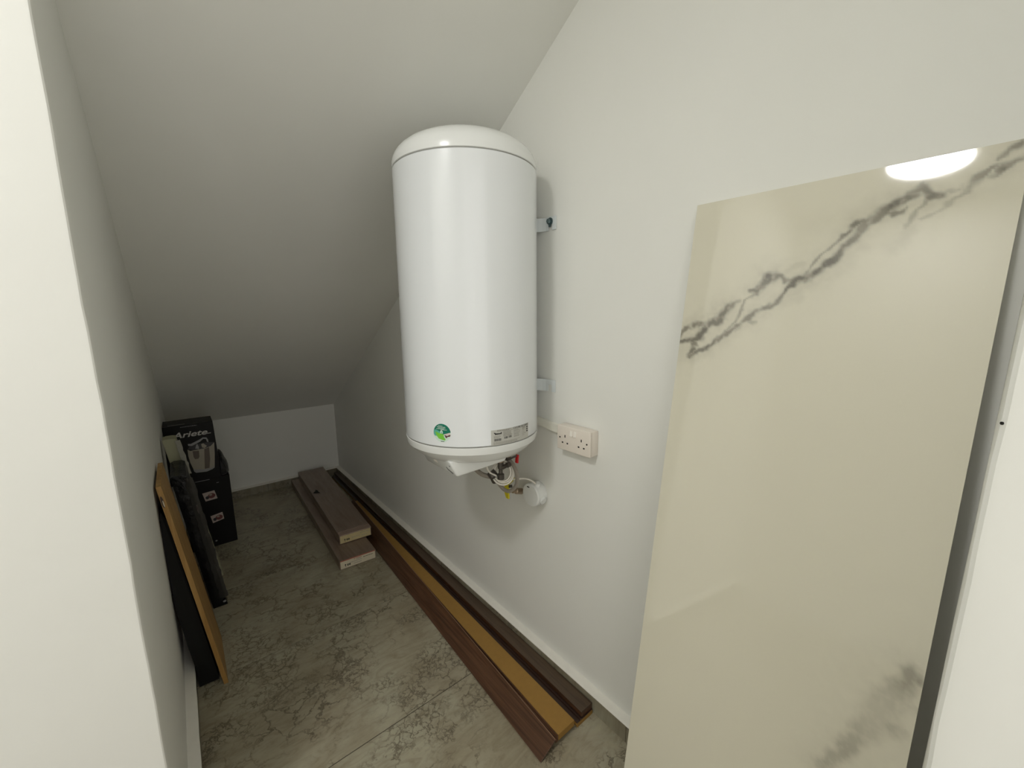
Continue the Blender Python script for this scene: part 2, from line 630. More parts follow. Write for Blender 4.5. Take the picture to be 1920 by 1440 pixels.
def build_room():
    # floor slab of grout with separate tiles lying proud of it
    fl = structure('floor', box(XC, XR, YC0, YB, -0.12, -0.0025), M['grout'])
    ys = [1.2122 + 0.6275 * k for k in range(-4, 5)]
    xs = [(-1.302, -0.0935), (-0.0915, 1.1365)]
    tile_cache = {}
    for (xa, xb) in xs:
        for k in range(len(ys)):
            ya = ys[k] + 0.0018
            yb = (ys[k + 1] if k + 1 < len(ys) else YB + 0.05) - 0.0018
            x0, x1 = max(xa, XC), min(xb, XR)
            y0, y1 = ya, min(yb, YB)
            if x1 <= XL + 0.03 and y0 > YJ:
                continue
            if x1 <= XL + 0.03:
                y1 = min(y1, YJ + 0.02)
            key = (round(x1 - x0, 3), round(y1 - y0, 3))
            if key not in tile_cache:
                me = box(0, x1 - x0, 0, y1 - y0, -0.010, 0.0, 0.0008, 1)
                me.materials.append(M['stone'])
                tile_cache[key] = me
            t = bpy.data.objects.new('tile', tile_cache[key])
            COL.objects.link(t)
            t.location = (x0, y0, 0)
            t.parent = fl
    structure('wall_right', box(XR, XR + 0.15, YC0, YB + 0.15, -0.12, 2.75), M['wall'])
    structure('wall_back', box(XL - 0.2, XR, YB, YB + 0.15, -0.12, 1.2), M['wall'])
    structure('wall_left', rough_edge_block(XC, XL, YJ, YB, -0.1, Z_CEIL, lambda z: (XL, YJ)), M['wall'])
    wf = structure('wall_front', rough_edge_block(XJ, XR, YC0, 0.0, -0.1, Z_CEIL, lambda z: (XJ, -0.0038 - 0.018 * (z - CAM_H))), M['wall'])
    put('nail_hole', lathe([(0, 0), (0.0016, 0), (0.0016, 0.0012), (0, 0.0012)], (XJ + 0.0040, -0.0045, 1.290), (-0.62, 0.78, 0), 10), M['hole'], wf)
    structure('wall_outer', box(XC - 0.15, XC, YC0 - 0.15, YJ + 0.1, -0.12, 2.75), M['wall'])
    # sloped soffit of the stairs, then the flat corridor ceiling
    yt = YB - (Z_CEIL - Z_BACK) / SLOPE
    zb = Z_BACK - SLOPE * 0.1

    def prof(x):
        return [(x, YB + 0.1, zb), (x, yt, Z_CEIL), (x, yt, Z_CEIL + 0.14), (x, YB + 0.1, zb + 0.14)]
    structure('ceiling', loft(prof(XL), prof(XR + 0.02)), M['ceil'])
    c2 = structure('ceiling', box(XC, XR, YC0, yt, Z_CEIL, Z_CEIL + 0.12), M['ceil'])
    structure('soffit_return', box(XC, XL - 0.001, yt, YJ + 0.02, Z_CEIL, Z_CEIL + 0.12), M['ceil'], c2)
    tri = [(yt, Z_CEIL), (YJ + 0.004, Z_CEIL), (YJ + 0.004, Z_BACK + SLOPE * (YB - YJ) - 0.002)]
    structure('stair_string', loft([(XL - 0.03, y, z) for y, z in tri], [(XL - 0.0005, y, z) for y, z in tri]), M['ceil'], c2)

    # skirting tiles with a plaster ledge on top
    def skirt(name, run, along, at, sgn):
        """along 'Y': runs in Y at wall x=at ; along 'X': runs in X at wall y=at. sgn points into the room."""
        root = None
        a, b_ = run
        n = max(1, round((b_ - a) / 0.60))
        st = (b_ - a) / n
        for k in range(n):
            s0, s1 = a + st * k + 0.0008, a + st * (k + 1) - 0.0008
            q0, q1 = sorted((at + sgn * 0.012, at + sgn * SK_T))
            args = (q0, q1, s0, s1) if along == 'Y' else (s0, s1, q0, q1)
            me = box(*args, 0.0, SK_H - 0.004, 0.001, 1)
            if root is None:
                root = structure(name, me, M['skirt'])
            else:
                structure('tile', me, M['skirt'], root)
        q0, q1 = at + sgn * 0.0, at + sgn * (SK_T + 0.0008)
        npt = int((b_ - a) / 0.03)
        bm = bmesh.new()
        rows = []
        for i in range(npt + 1):
            s = a + (b_ - a) * i / npt
            wv = 0.0016 * noise.noise(Vector((s * 9, at, 0.5))) + 0.001 * noise.noise(Vector((s * 31, at, 2.5)))
            sec = [(q0, SK_H + 0.004), (q1 - sgn * 0.002, SK_H + wv * 0.5), (q1 + sgn * wv * 0.6, SK_H - 0.002), (q1 + sgn * wv * 0.6, SK_H - 0.0045 + wv), (q0, SK_H - 0.006)]
            rows.append([bm.verts.new((q, s, z) if along == 'Y' else (s, q, z)) for q, z in sec])
        for A, B in zip(rows[:-1], rows[1:]):
            for i in range(5):
                j = (i + 1) % 5
                bm.faces.new((A[i], A[j], B[j], B[i]))
        bm.faces.new(rows[0][::-1])
        bm.faces.new(rows[-1])
        bmesh.ops.recalc_face_normals(bm, faces=bm.faces)
        structure('plaster_ledge', bm_mesh(bm), M['plaster'], root)
    skirt('baseboard_right', (0.03, YB - 0.002), 'Y', XR, -1)
    skirt('baseboard_back', (XL + SK_T + 0.002, XR - SK_T - 0.002), 'X', YB, -1)
    skirt('baseboard_left', (YJ + 0.012, YB - 0.002), 'Y', XL, 1)
    skirt('baseboard_front', (XC + 0.001, XL - 0.012), 'X', YJ, -1)


# ------------------------------------------------------------------ marble slab
VEINS = [[(0.0329,0.3697,0.0031,0.8),(0.0544,0.3525,0.0051,0.9),(0.0709,0.3412,0.006,1),(0.0932,0.3225,0.0049,0.8),(0.1149,0.3068,0.0039,0.8),(0.1372,0.2846,0.0038,0.8),(0.1626,0.261,0.0046,0.8),(0.1859,0.2474,0.0045,0.8),(0.203,0.2387,0.0045,0.8),(0.2183,0.2215,0.004,0.9),(0.2275,0.2046,0.0061,1),(0.2373,0.1944,0.0069,1),(0.2546,0.187,0.0085,1),(0.2713,0.1799,0.0067,1),(0.2895,0.1631,0.0065,1),(0.3031,0.1426,0.0064,0.9),(0.3161,0.1207,0.0071,0.8),(0.3266,0.1068,0.0086,0.7),(0.34,0.0937,0.0085,0.8),(0.3529,0.081,0.0099,0.8),(0.3657,0.0705,0.009,1),(0.3786,0.0641,0.0059,0.9),(0.3912,0.0578,0.0051,0.8),(0.4,0.0457,0.0058,0.8),(0.4101,0.0636,0.0057,0.9),(0.4256,0.0668,0.0042,0.8),(0.4289,0.0642,0.0028,0.5)],[(-0.0045,0.3192,0.0042,0.8),(0.0175,0.2973,0.0062,0.8),(0.0382,0.2916,0.0072,0.8),(0.0589,0.2912,0.0091,0.9),(0.073,0.2833,0.01,0.9),(0.0916,0.2756,0.0108,0.9),(0.1029,0.2537,0.0087,0.9),(0.117,0.237,0.0058,0.7),(0.1278,0.2325,0.0038,0.5)],[(0.1472,0.212,0.0037,0.8),(0.1645,0.2128,0.0074,0.9),(0.175,0.1974,0.0073,0.9),(0.1835,0.1844,0.0081,1),(0.1954,0.183,0.0071,0.9),(0.2057,0.1859,0.0053,0.8),(0.2128,0.1951,0.0044,0.8),(0.2263,0.1959,0.0035,0.8),(0.2372,0.1935,0.0034,0.9)],[(0.0865,0.3278,0.002,0.5),(0.1216,0.2873,0.0019,0.6),(0.1359,0.2586,0.0024,0.6),(0.1416,0.2351,0.0019,0.6),(0.1609,0.2172,0.0023,0.6),(0.1753,0.1996,0.0023,0.6)],[(-0.0027,0.3325,0.0042,0.9),(0.0218,0.3286,0.0052,0.9),(0.0375,0.3252,0.0062,0.9),(0.0495,0.3169,0.0071,1),(0.0577,0.3013,0.0071,1),(0.0665,0.291,0.007,0.9)],[(0.0272,0.3676,0.0042,0.7),(0.0384,0.3511,0.0052,0.9),(0.0309,0.3359,0.0041,0.8),(0.0478,0.3427,0.0031,0.7)],[(0.2436,0.1863,0.0021,0.6),(0.2584,0.1623,0.0025,0.7),(0.2732,0.1432,0.0021,0.6),(0.2912,0.1272,0.0024,0.7),(0.3051,0.1094,0.0032,0.9),(0.3187,0.094,0.0047,0.9),(0.3274,0.0897,0.0047,0.8)],[(0.3588,0.0821,0.0038,0.7),(0.3706,0.086,0.0037,0.8),(0.3788,0.0857,0.0037,0.8),(0.3823,0.0809,0.0029,0.6)],[(0.3876,0.1106,0.0044,0.35),(0.3963,0.096,0.0033,0.5),(0.402,0.0794,0.0022,0.5),(0.408,0.0666,0.0021,0.6)],[(0.4073,0.0997,0.0014,0.35),(0.4286,0.0896,0.0028,0.35),(0.4434,0.074,0.0028,0.4),(0.4557,0.0617,0.0034,0.5),(0.467,0.0448,0.0047,0.7),(0.4748,0.0372,0.004,0.7),(0.4831,0.0346,0.0033,0.6)],[(0.4766,0.0504,0.0026,0.5),(0.4828,0.0487,0.0029,0.6),(0.489,0.0393,0.0039,0.9),(0.4938,0.0358,0.0032,0.7),(0.5061,0.0284,0.0038,0.7)],[(0.4857,0.0227,0.0033,0.6),(0.4927,0.0123,0.0045,0.7),(0.5031,0.0062,0.0044,0.8)],[(0.4274,0.0621,0.0028,0.4),(0.4457,0.0562,0.0021,0.4)],[(0.3755,0.1435,0.015,0.12),(0.3911,0.1166,0.0125,0.18)],[(0.2243,0.237,0.0131,0.12),(0.2457,0.2289,0.0086,0.15),(0.2025,0.2498,0.0107,0.12)],[(0.2087,0.1795,0.0088,0.2),(0.2401,0.1607,0.006,0.22)],[(0.3118,0.1123,0.0238,0.2),(0.3529,0.081,0.0266,0.22),(0.3865,0.0621,0.022,0.2)],[(-0.0018,0.3592,0.0266,0.15),(0.0322,0.3254,0.031,0.2),(0.0912,0.2732,0.0196,0.15)],[(0.1654,0.2818,0.0046,0.5),(0.1474,0.2774,0.0038,0.5),(0.1327,0.3014,0.0038,0.4)],[(0.1069,0.3169,0.0146,0.15),(0.1862,0.2497,0.0154,0.18),(0.2397,0.2116,0.0172,0.2)],[(0.4053,1.1425,0.0106,0.5),(0.4186,1.1165,0.01,0.45),(0.4338,1.0847,0.0138,0.5),(0.4474,1.0464,0.0136,0.45),(0.4627,1.0034,0.0228,0.3),(0.4722,0.9663,0.0262,0.28),(0.4835,0.9246,0.0184,0.4),(0.4944,0.9043,0.0109,0.6),(0.4992,0.8808,0.0129,0.6),(0.509,0.8854,0.0089,0.7)],[(0.4737,0.9983,0.0112,0.2),(0.4899,0.9929,0.0125,0.4),(0.5008,0.9917,0.0073,0.3)],[(0.4997,0.9441,0.0051,0.3),(0.5093,0.9364,0.005,0.3)],[(0.4978,0.87,0.0072,0.4),(0.5016,0.8791,0.0093,0.5)]]
SLAB_A, SLAB_T = math.radians(7.0), math.radians(0.85)


def build_slab():
    Uv = Vector((math.sin(SLAB_A), 0, math.cos(SLAB_A)))
    Mv = Vector((0, -1, 0))
    ev = Uv * math.cos(SLAB_T) + Mv * math.sin(SLAB_T)     # up the slab
    eu = Mv * math.cos(SLAB_T) - Uv * math.sin(SLAB_T)     # along its width
    nr = Vector((-math.cos(SLAB_A), 0, math.sin(SLAB_A)))  # towards the room
    P0 = Vector((1.0262, 0.5265, 1.66385))
    W, TH = 0.514, 0.0090
    Lh = (P0.z - W * math.sin(SLAB_T) * math.cos(SLAB_A) - 0.0014) / ev.z
    nu = 172
    us = np.linspace(0, W, nu)
    vsamp = np.concatenate([np.arange(0, 0.47, 0.0028), np.linspace(0.47, 0.83, 8)[:-1], np.arange(0.83, 1.26, 0.0045), np.linspace(1.262, Lh, 6)])
    nv = len(vsamp)
    U, V = np.meshgrid(us, vsamp)
    # wobble the sampling so traced strands get ragged, feathery edges
    wu = np.zeros_like(U)
    wv = np.zeros_like(U)
    op = np.full_like(U, 0.8)
    for i in range(nv):
        for j in range(nu):
            a, b = float(us[j]), float(vsamp[i])
            if 0.47 < b < 0.83 or b > 1.26:
                continue
            p = Vector((a * 38, b * 38, 0.0))
            q = Vector((a * 110, b * 110, 5.0))
            wu[i, j] = 0.0062 * noise.noise(p) + 0.0036 * noise.noise(q)
            op[i, j] = 0.80 + 0.42 * noise.noise(Vector((a * 60, b * 60, 21.0))) + 0.25 * noise.noise(Vector((a * 150, b * 150, 2.0)))
            wv[i, j] = 0.0062 * noise.noise(p + Vector((9, 3, 7))) + 0.0036 * noise.noise(q + Vector((2, 8, 1)))
    Uw, Vw = U + wu, V + wv
    keep = np.ones_like(U)
    for s in VEINS:
        for (a, b) in zip(s[:-1], s[1:]):
            dx, dy = b[0] - a[0], b[1] - a[1]
            l2 = dx * dx + dy * dy + 1e-12
            t = np.clip(((Uw - a[0]) * dx + (Vw - a[1]) * dy) / l2, 0, 1)
            d = np.hypot(Uw - a[0] - t * dx, Vw - a[1] - t * dy)
            w = (a[2] + t * (b[2] - a[2])) * 1.08 + 0.0016
            o = a[3] + t * (b[3] - a[3])
            core = np.minimum(1.0, 1.3 * np.exp(-(d / w) ** 2) * op) * o * 0.92
            halo = np.exp(-(d / (w * 3.0 + 0.005)) ** 2) * o * 0.24 * op
            keep = np.minimum(keep, 1 - np.maximum(core, halo))
    base = np.array([0.665, 0.637, 0.525])
    vein = np.array([0.105, 0.095, 0.076])
    cols = vein + (base - vein) * keep[..., None]
    verts = []
    for i in range(nv):
        for j in range(nu):
            verts.append(P0 + eu * float(us[j]) - ev * float(vsamp[i]))
    faces = [(i * nu + j, (i + 1) * nu + j, (i + 1) * nu + j + 1, i * nu + j + 1) for i in range(nv - 1) for j in range(nu - 1)]
    mids = [0] * len(faces)
    nfront = len(verts)
    # sides and back share the outline
    e = 0.0008
    ring = []
    for (u_, v_) in ((0, 0), (W, 0), (W, Lh), (0, Lh)):
        ring.append(P0 + eu * u_ - ev * v_)
    b0 = len(verts)
    verts += ring + [p - nr * TH for p in ring]
    for i in range(4):
        j = (i + 1) % 4
        faces.append((b0 + i, b0 + 4 + i, b0 + 4 + j, b0 + j))
        mids.append(1)
    faces.append((b0 + 4, b0 + 7, b0 + 6, b0 + 5)[::-1])
    mids.append(1)
    me = raw(verts, faces, mids)
    at = me.color_attributes.new('print', 'FLOAT_COLOR', 'POINT')
    data = np.ones((len(verts), 4), dtype=np.float32)
    data[:nfront, :3] = cols.reshape(-1, 3)
    at.data.foreach_set('color', data.ravel())
    bm = bmesh.new()
    bm.from_mesh(me)
    bmesh.ops.recalc_face_normals(bm, faces=bm.faces)
    bm.to_mesh(me)
    bm.free()
    face = attr_mat('polished_marble_print', 'print', 0.04)
    edge = simple('porcelain_slab_edge', (0.80, 0.77, 0.68), 0.5)
    o = put('marble_slab', me, [face, edge])
    tag(o, 'tall glossy cream marble slab with a dark grey vein, leaning on the right wall', 'slab')


# ------------------------------------------------------------------ water heater
HX, HY, HR = 0.784, 1.180, 0.2285
HZ0, HZ1 = 1.012, 1.851


def cyl_fn(a0, z0, r=HR):
    """u runs around the tank to the viewer's right, v runs up."""
    return lambda u, v, h: Vector((HX + (r + h) * math.cos(a0 + u / r), HY + (r + h) * math.sin(a0 + u / r), z0 + v))


def build_heater():
    H = empty('water_heater', (HX, HY, 0.90), 'tall white cylindrical electric water heater hung on the right wall', 'water heater')
    prof = [(0.0, HZ0), (HR - 0.004, HZ0), (HR, HZ0 + 0.003), (HR, HZ1 - 0.003), (HR - 0.003, HZ1), (0.0, HZ1)]
    put('tank', lathe(prof, (HX, HY, 0), n=160), M['enamel'], H, 35)
    for z in (HZ0 - 0.0007, HZ1 + 0.0007):
        put('seam', lathe([(HR - 0.008, z - 0.0012), (HR - 0.0018, z - 0.0012), (HR - 0.0018, z + 0.0012), (HR - 0.008, z + 0.0012)], (HX, HY, 0), n=120, cap=False), M['seam'], H)
    t = HZ1 + 0.0014
    top = [(0, t), (HR - 0.002, t), (HR + 0.0004, t + 0.0015), (HR + 0.0004, t + 0.016), (HR - 0.0015, t + 0.025), (HR - 0.007, t + 0.0375),
           (HR - 0.012, t + 0.0445), (HR - 0.021, t + 0.0545), (HR - 0.036, t + 0.066), (HR - 0.057, t + 0.077), (HR - 0.085, t + 0.086), (HR - 0.12, t + 0.092), (HR - 0.16, t + 0.0955), (0, t + 0.097)]
    put('top_cap', lathe(top, (HX, HY, 0), n=160), M['wplastic'], H, 50)
    b = HZ0 - 0.0014
    bot = [(0, b), (HR - 0.003, b), (HR + 0.0006, b - 0.0015), (HR + 0.0006, b - 0.004), (HR - 0.0035, b - 0.024),
           (HR - 0.020, b - 0.0415), (HR - 0.038, b - 0.0570), (HR - 0.046, b - 0.0625), (HR - 0.060, b - 0.0675), (0, b - 0.070)]
    put('bottom_cap', lathe(bot, (HX, HY, 0), n=160), M['wplastic'], H, 22)
    # control cover under the cap
    cov = put('control_cover', hexa([(0.644, 1.064, 0.899), (0.83, 1.052, 0.912), (0.83, 1.290, 0.912), (0.644, 1.266, 0.899),
                                     (0.616, 1.064, 0.957), (0.84, 1.040, 0.957), (0.84, 1.304, 0.957), (0.616, 1.266, 0.957)], 0.007, 3), M['wplastic'], H, 50)
    o = Vector((0.644, 1.064, 0.899))
    uu = Vector((0.0, -1, 0))
    vv = (Vector((0.616, 1.064, 0.957)) - o).normalized()
    fn = plane_fn(o - uu * 0.020, uu, vv)     # from the left, 30 mm before the front arris
    logo = [([(-0.030, 0.0275), (-0.024, 0.0285), (-0.020, 0.021), (0.002, 0.0135), (0.004, 0.0085), (0.001, 0.0075), (-0.024, 0.0165)], 0),
            (ell(0.004, 0.0415, 0.0035, 0.0025, 12), 0)]
    put('logo', flat(logo, fn, lift=0.0006), M['print_dark'], cov)
    put('indicator_lens', hexa([(0.6315, 1.165, 0.922), (0.64, 1.165, 0.920), (0.64, 1.192, 0.920), (0.6315, 1.192, 0.922),
                                (0.6255, 1.168, 0.938), (0.64, 1.168, 0.938), (0.64, 1.190, 0.938), (0.6255, 1.190, 0.938)], 0.002), M['switch'], cov)
    # round green sticker
    R = 0.0287
    fs = cyl_fn(math.radians(-147.6), 1.0565)
    D = lambda pts: [(x * R, y * R) for x, y in pts]
    up = [(math.cos(math.radians(a)), math.sin(math.radians(a))) for a in range(6, 198, 6)]
    pol = [(D(ell(0, 0, 1, 1, 44)), 2),
           (D(up + [(-0.72, -0.33), (-0.3, -0.2), (0.17, -0.16)]), 0),
           (D([(-0.93, 0.30), (-0.70, 0.34), (-0.30, 0.18), (-0.1, -0.16), (-0.62, -0.36), (-0.90, -0.34), (-0.985, -0.1)]), 1),
           (D([(-0.80, 0.10), (-0.66, 0.10), (-0.35, -0.02), (0.18, -0.12), (0.22, -0.40), (0.40, -0.66), (0.32, -0.79), (0.02, -0.74), (-0.40, -0.62), (-0.66, -0.30)]), 3),
           (D([(-0.20, 0.20), (-0.04, 0.32), (0.10, 0.20), (0.12, -0.04), (-0.20, -0.04)]), 2),
           (D([(-0.11, 0.10), (0.0, 0.20), (0.04, 0.04), (-0.06, -0.02)]), 1),
           (D([(0.18, -0.14), (0.88, 0.08), (0.98, -0.12), (0.94, -0.22), (0.55, -0.2)]), 6),
           (D([(0.20, -0.24), (0.40, -0.20), (0.56, -0.28), (0.92, -0.14), (0.98, -0.24), (0.84, -0.36), (0.64, -0.36), (0.55, -0.52), (0.40, -0.46), (0.34, -0.28)]), 5),
           (D([(-0.20, -0.80), (-0.12, -0.86), (0.26, -0.88), (0.26, -0.94), (-0.12, -0.93)]), 4)]
    for yy, a, c in ((0.78, -0.42, 0.1), (0.66, -0.55, 0.42), (0.555, -0.42, 0.45), (0.455, -0.62, 0.30), (0.38, -0.1, 0.62)):
        x = a
        while x < c - 0.02:
            w = random.uniform(0.06, 0.15)
            pol.append((D(rect(x, yy - 0.028, min(x + w, c), yy + 0.028)), 2))
            x += w + 0.03
    put('energy_sticker', flat(pol, fs, 0.008, 0.0003, 0.00006), [M['g_dark'], M['g_teal'], M['g_pale'], M['g_lime'], M['print_dark'], M['sk_dark'], M['sk_pale']], H)
    # rating label
    a0 = math.radians(-109.9)
    LW, LH = math.radians(37.6) * HR, 0.0485
    fl = cyl_fn(a0, HZ0 + 0.0012)
    lab = put('rating_label', flat([(rect(0, 0, LW, LH), 0)], fl, 0.010, 0.0003), M['silver'], H)
    pr = []
    Q = lambda x0, y0, x1, y1: rect(x0 * LW, y0 * LH, x1 * LW, y1 * LH)
    P = lambda pts: [(x * LW, y * LH) for x, y in pts]
    pr.append((P([(0.055, 0.83), (0.085, 0.835), (0.10, 0.79), (0.205, 0.765), (0.215, 0.82), (0.235, 0.825), (0.232, 0.70), (0.085, 0.69), (0.078, 0.745)]), 0))
    pr.append((Q(0.52, 0.985, 1.0, 0.998), 0))
    pr.append((Q(0.52, 0.865, 0.995, 0.878), 0))
    pr.append((Q(0.52, 0.865, 0.528, 0.998), 0))
    x = 0.545
    while x < 0.98:
        w = random.uniform(0.010, 0.022)
        pr.append((Q(x, 0.90, min(x + w, 0.985), 0.965), 0 if random.random() < .6 else 1))
        x += w + random.uniform(0.006, 0.012)
    for (xa, xb, ya, yb) in ((0.065, 0.225, 0.27, 0.43), (0.29, 0.375, 0.35, 0.49), (0.395, 0.475, 0.37, 0.50)):
        x = xa
        while x < xb:
            w = random.uniform(0.004, 0.012)
            pr.append((Q(x, ya, min(x + w, xb), yb), 0))
            x += w + random.uniform(0.004, 0.008)

    def lines(x0, x1, ys_, h=0.022, ink=1, fill=0.9):
        h *= 1.45
        for yy in ys_:
            x_ = x0
            end = x1 - random.uniform(0, (x1 - x0) * (1 - fill) + 0.02)
            while x_ < end:
                w_ = random.uniform(0.014, 0.04)
                pr.append((Q(x_, yy - h / 2, min(x_ + w_, end), yy + h / 2), ink))
                x_ += w_ + 0.007
    lines(0.13, 0.47, (0.955, 0.915), 0.026)
    lines(0.06, 0.22, (0.60, 0.54, 0.49))
    lines(0.27, 0.50, (0.86, 0.80, 0.745, 0.69, 0.635, 0.58, 0.535), 0.024)
    lines(0.53, 0.74, (0.79, 0.73, 0.64, 0.56, 0.50, 0.42, 0.36), 0.024, 1, 0.7)
    lines(0.78, 0.91, (0.83, 0.77, 0.72, 0.63, 0.50, 0.40, 0.30), 0.024, 1, 0.7)
    lines(0.05, 0.72, (0.19, 0.13, 0.075), 0.02, 1, 0.8)
    for yy in (0.77, 0.63, 0.49):
        pr.append((Q(0.925, yy - 0.05, 0.975, yy + 0.04), 0))
    pr.append((Q(0.0, 0.0, 1.0, 0.016), 1))
    put('print', flat(pr, fl, 0.012, 0.0006, 0.0), [M['print_dark'], M['print_grey']], lab)
    # wall straps: flat on the wall with a keyhole slot, then curving to the tank
    for z0, z1, bolt in ((1.690, 1.734, True), (1.130, 1.174, False)):
        bm = bmesh.new()
        path = [(XR - 0.0030, 1.016), (XR - 0.0030, 1.0345), (XR - 0.0030, 1.052), (XR - 0.0035, 1.064), (XR - 0.008, 1.078), (XR - 0.018, 1.094), (XR - 0.029, 1.108), (XR - 0.030, 1.16), (XR - 0.030, 1.26)]
        path2 = [(XR - 0.018, 2 * HY - y) if False else (x, y) for x, y in path]
        rows = []
        for x, y in path2:
            rows.append((Vector((x, y, z0)), Vector((x, y, z1))))
        slot_z = z0 + 0.026
        th = Vector((-0.003, 0, 0))

        def quad(a, b_, c, d):
            f = [bm.verts.new(p) for p in (a, b_, c, d)]
            bm.faces.new(f)
        for i in range(len(rows) - 1):
            (a0_, a1_), (b0_, b1_) = rows[i], rows[i + 1]
            if i == 1:      # the slot is open at the bottom
                a0_, b0_ = a0_.copy(), b0_.copy()
                a0_.z = b0_.z = slot_z
            quad(a0_, b0_, b1_, a1_)
        bmesh.ops.remove_doubles(bm, verts=bm.verts, dist=0.0001)
        me = bm_mesh(bm)
        br = put('wall_bracket', me, M['bracket'], H)
        sm = br.modifiers.new('solid', 'SOLIDIFY')
        sm.thickness = 0.0026
        sm.offset = 0
        if bolt:
            bc = (XR - 0.0045, 1.0435, 1.7185)
            put('washer', lathe([(0, 0), (0.0125, 0), (0.0125, 0.0022), (0, 0.0022)], bc, (-1, 0, 0), 28), M['bolt'], br, 30)
            put('bolt', lathe([(0, 0.002), (0.0088, 0.002), (0.0088, 0.0105), (0.0070, 0.0125), (0, 0.0125)], bc, (-1, 0, 0), 6), M['bolt'], br)
            put('bolt_shank', lathe([(0, 0), (0.0045, 0), (0.0045, 0.004), (0, 0.004)], (XR - 0.0042, 1.0435, 1.7040), (-1, 0, 0), 12), M['bolt'], br)
    # water stubs under the cap
    for (x, y, l) in ((0.846, 1.102, 0.056), (0.895, 1.122, 0.052)):
        put('pipe_stub', lathe([(0, 0.948), (0.0105, 0.948), (0.0105, 0.948 - l * .5), (0.013, 0.948 - l * .5), (0.013, 0.948 - l), (0, 0.948 - l)], (x, y, 0), n=20), M['brass'], H, 30)
    # safety valve with red lever
    S_ = put('safety_valve', lathe([(0, 0.893), (0.0105, 0.893), (0.0105, 0.868), (0.0075, 0.865), (0.0075, 0.850), (0.0125, 0.846), (0.0125, 0.828), (0, 0.826)], (0.846, 1.102, 0), n=12), M['nut'], H, 25)
    put('valve_arm', lathe([(0, 0), (0.0085, 0), (0.0070, 0.020), (0.0095, 0.022), (0.0095, 0.034), (0, 0.036)], (0.850, 1.096, 0.872), (0.25, -0.72, 0.45), 12), M['nut'], S_, 25)
    put('lever', hexa([(0.886, 1.058, 0.888), (0.893, 1.058, 0.886), (0.893, 1.071, 0.886), (0.886, 1.071, 0.888),
                       (0.888, 1.056, 0.918), (0.895, 1.056, 0.918), (0.895, 1.069, 0.918), (0.888, 1.069, 0.918)], 0.002), M['red'], S_)
    put('lever_stem', tube([(0.860, 1.086, 0.897), (0.876, 1.072, 0.908), (0.889, 1.064, 0.914)], 0.0035, 8), M['nut'], S_)


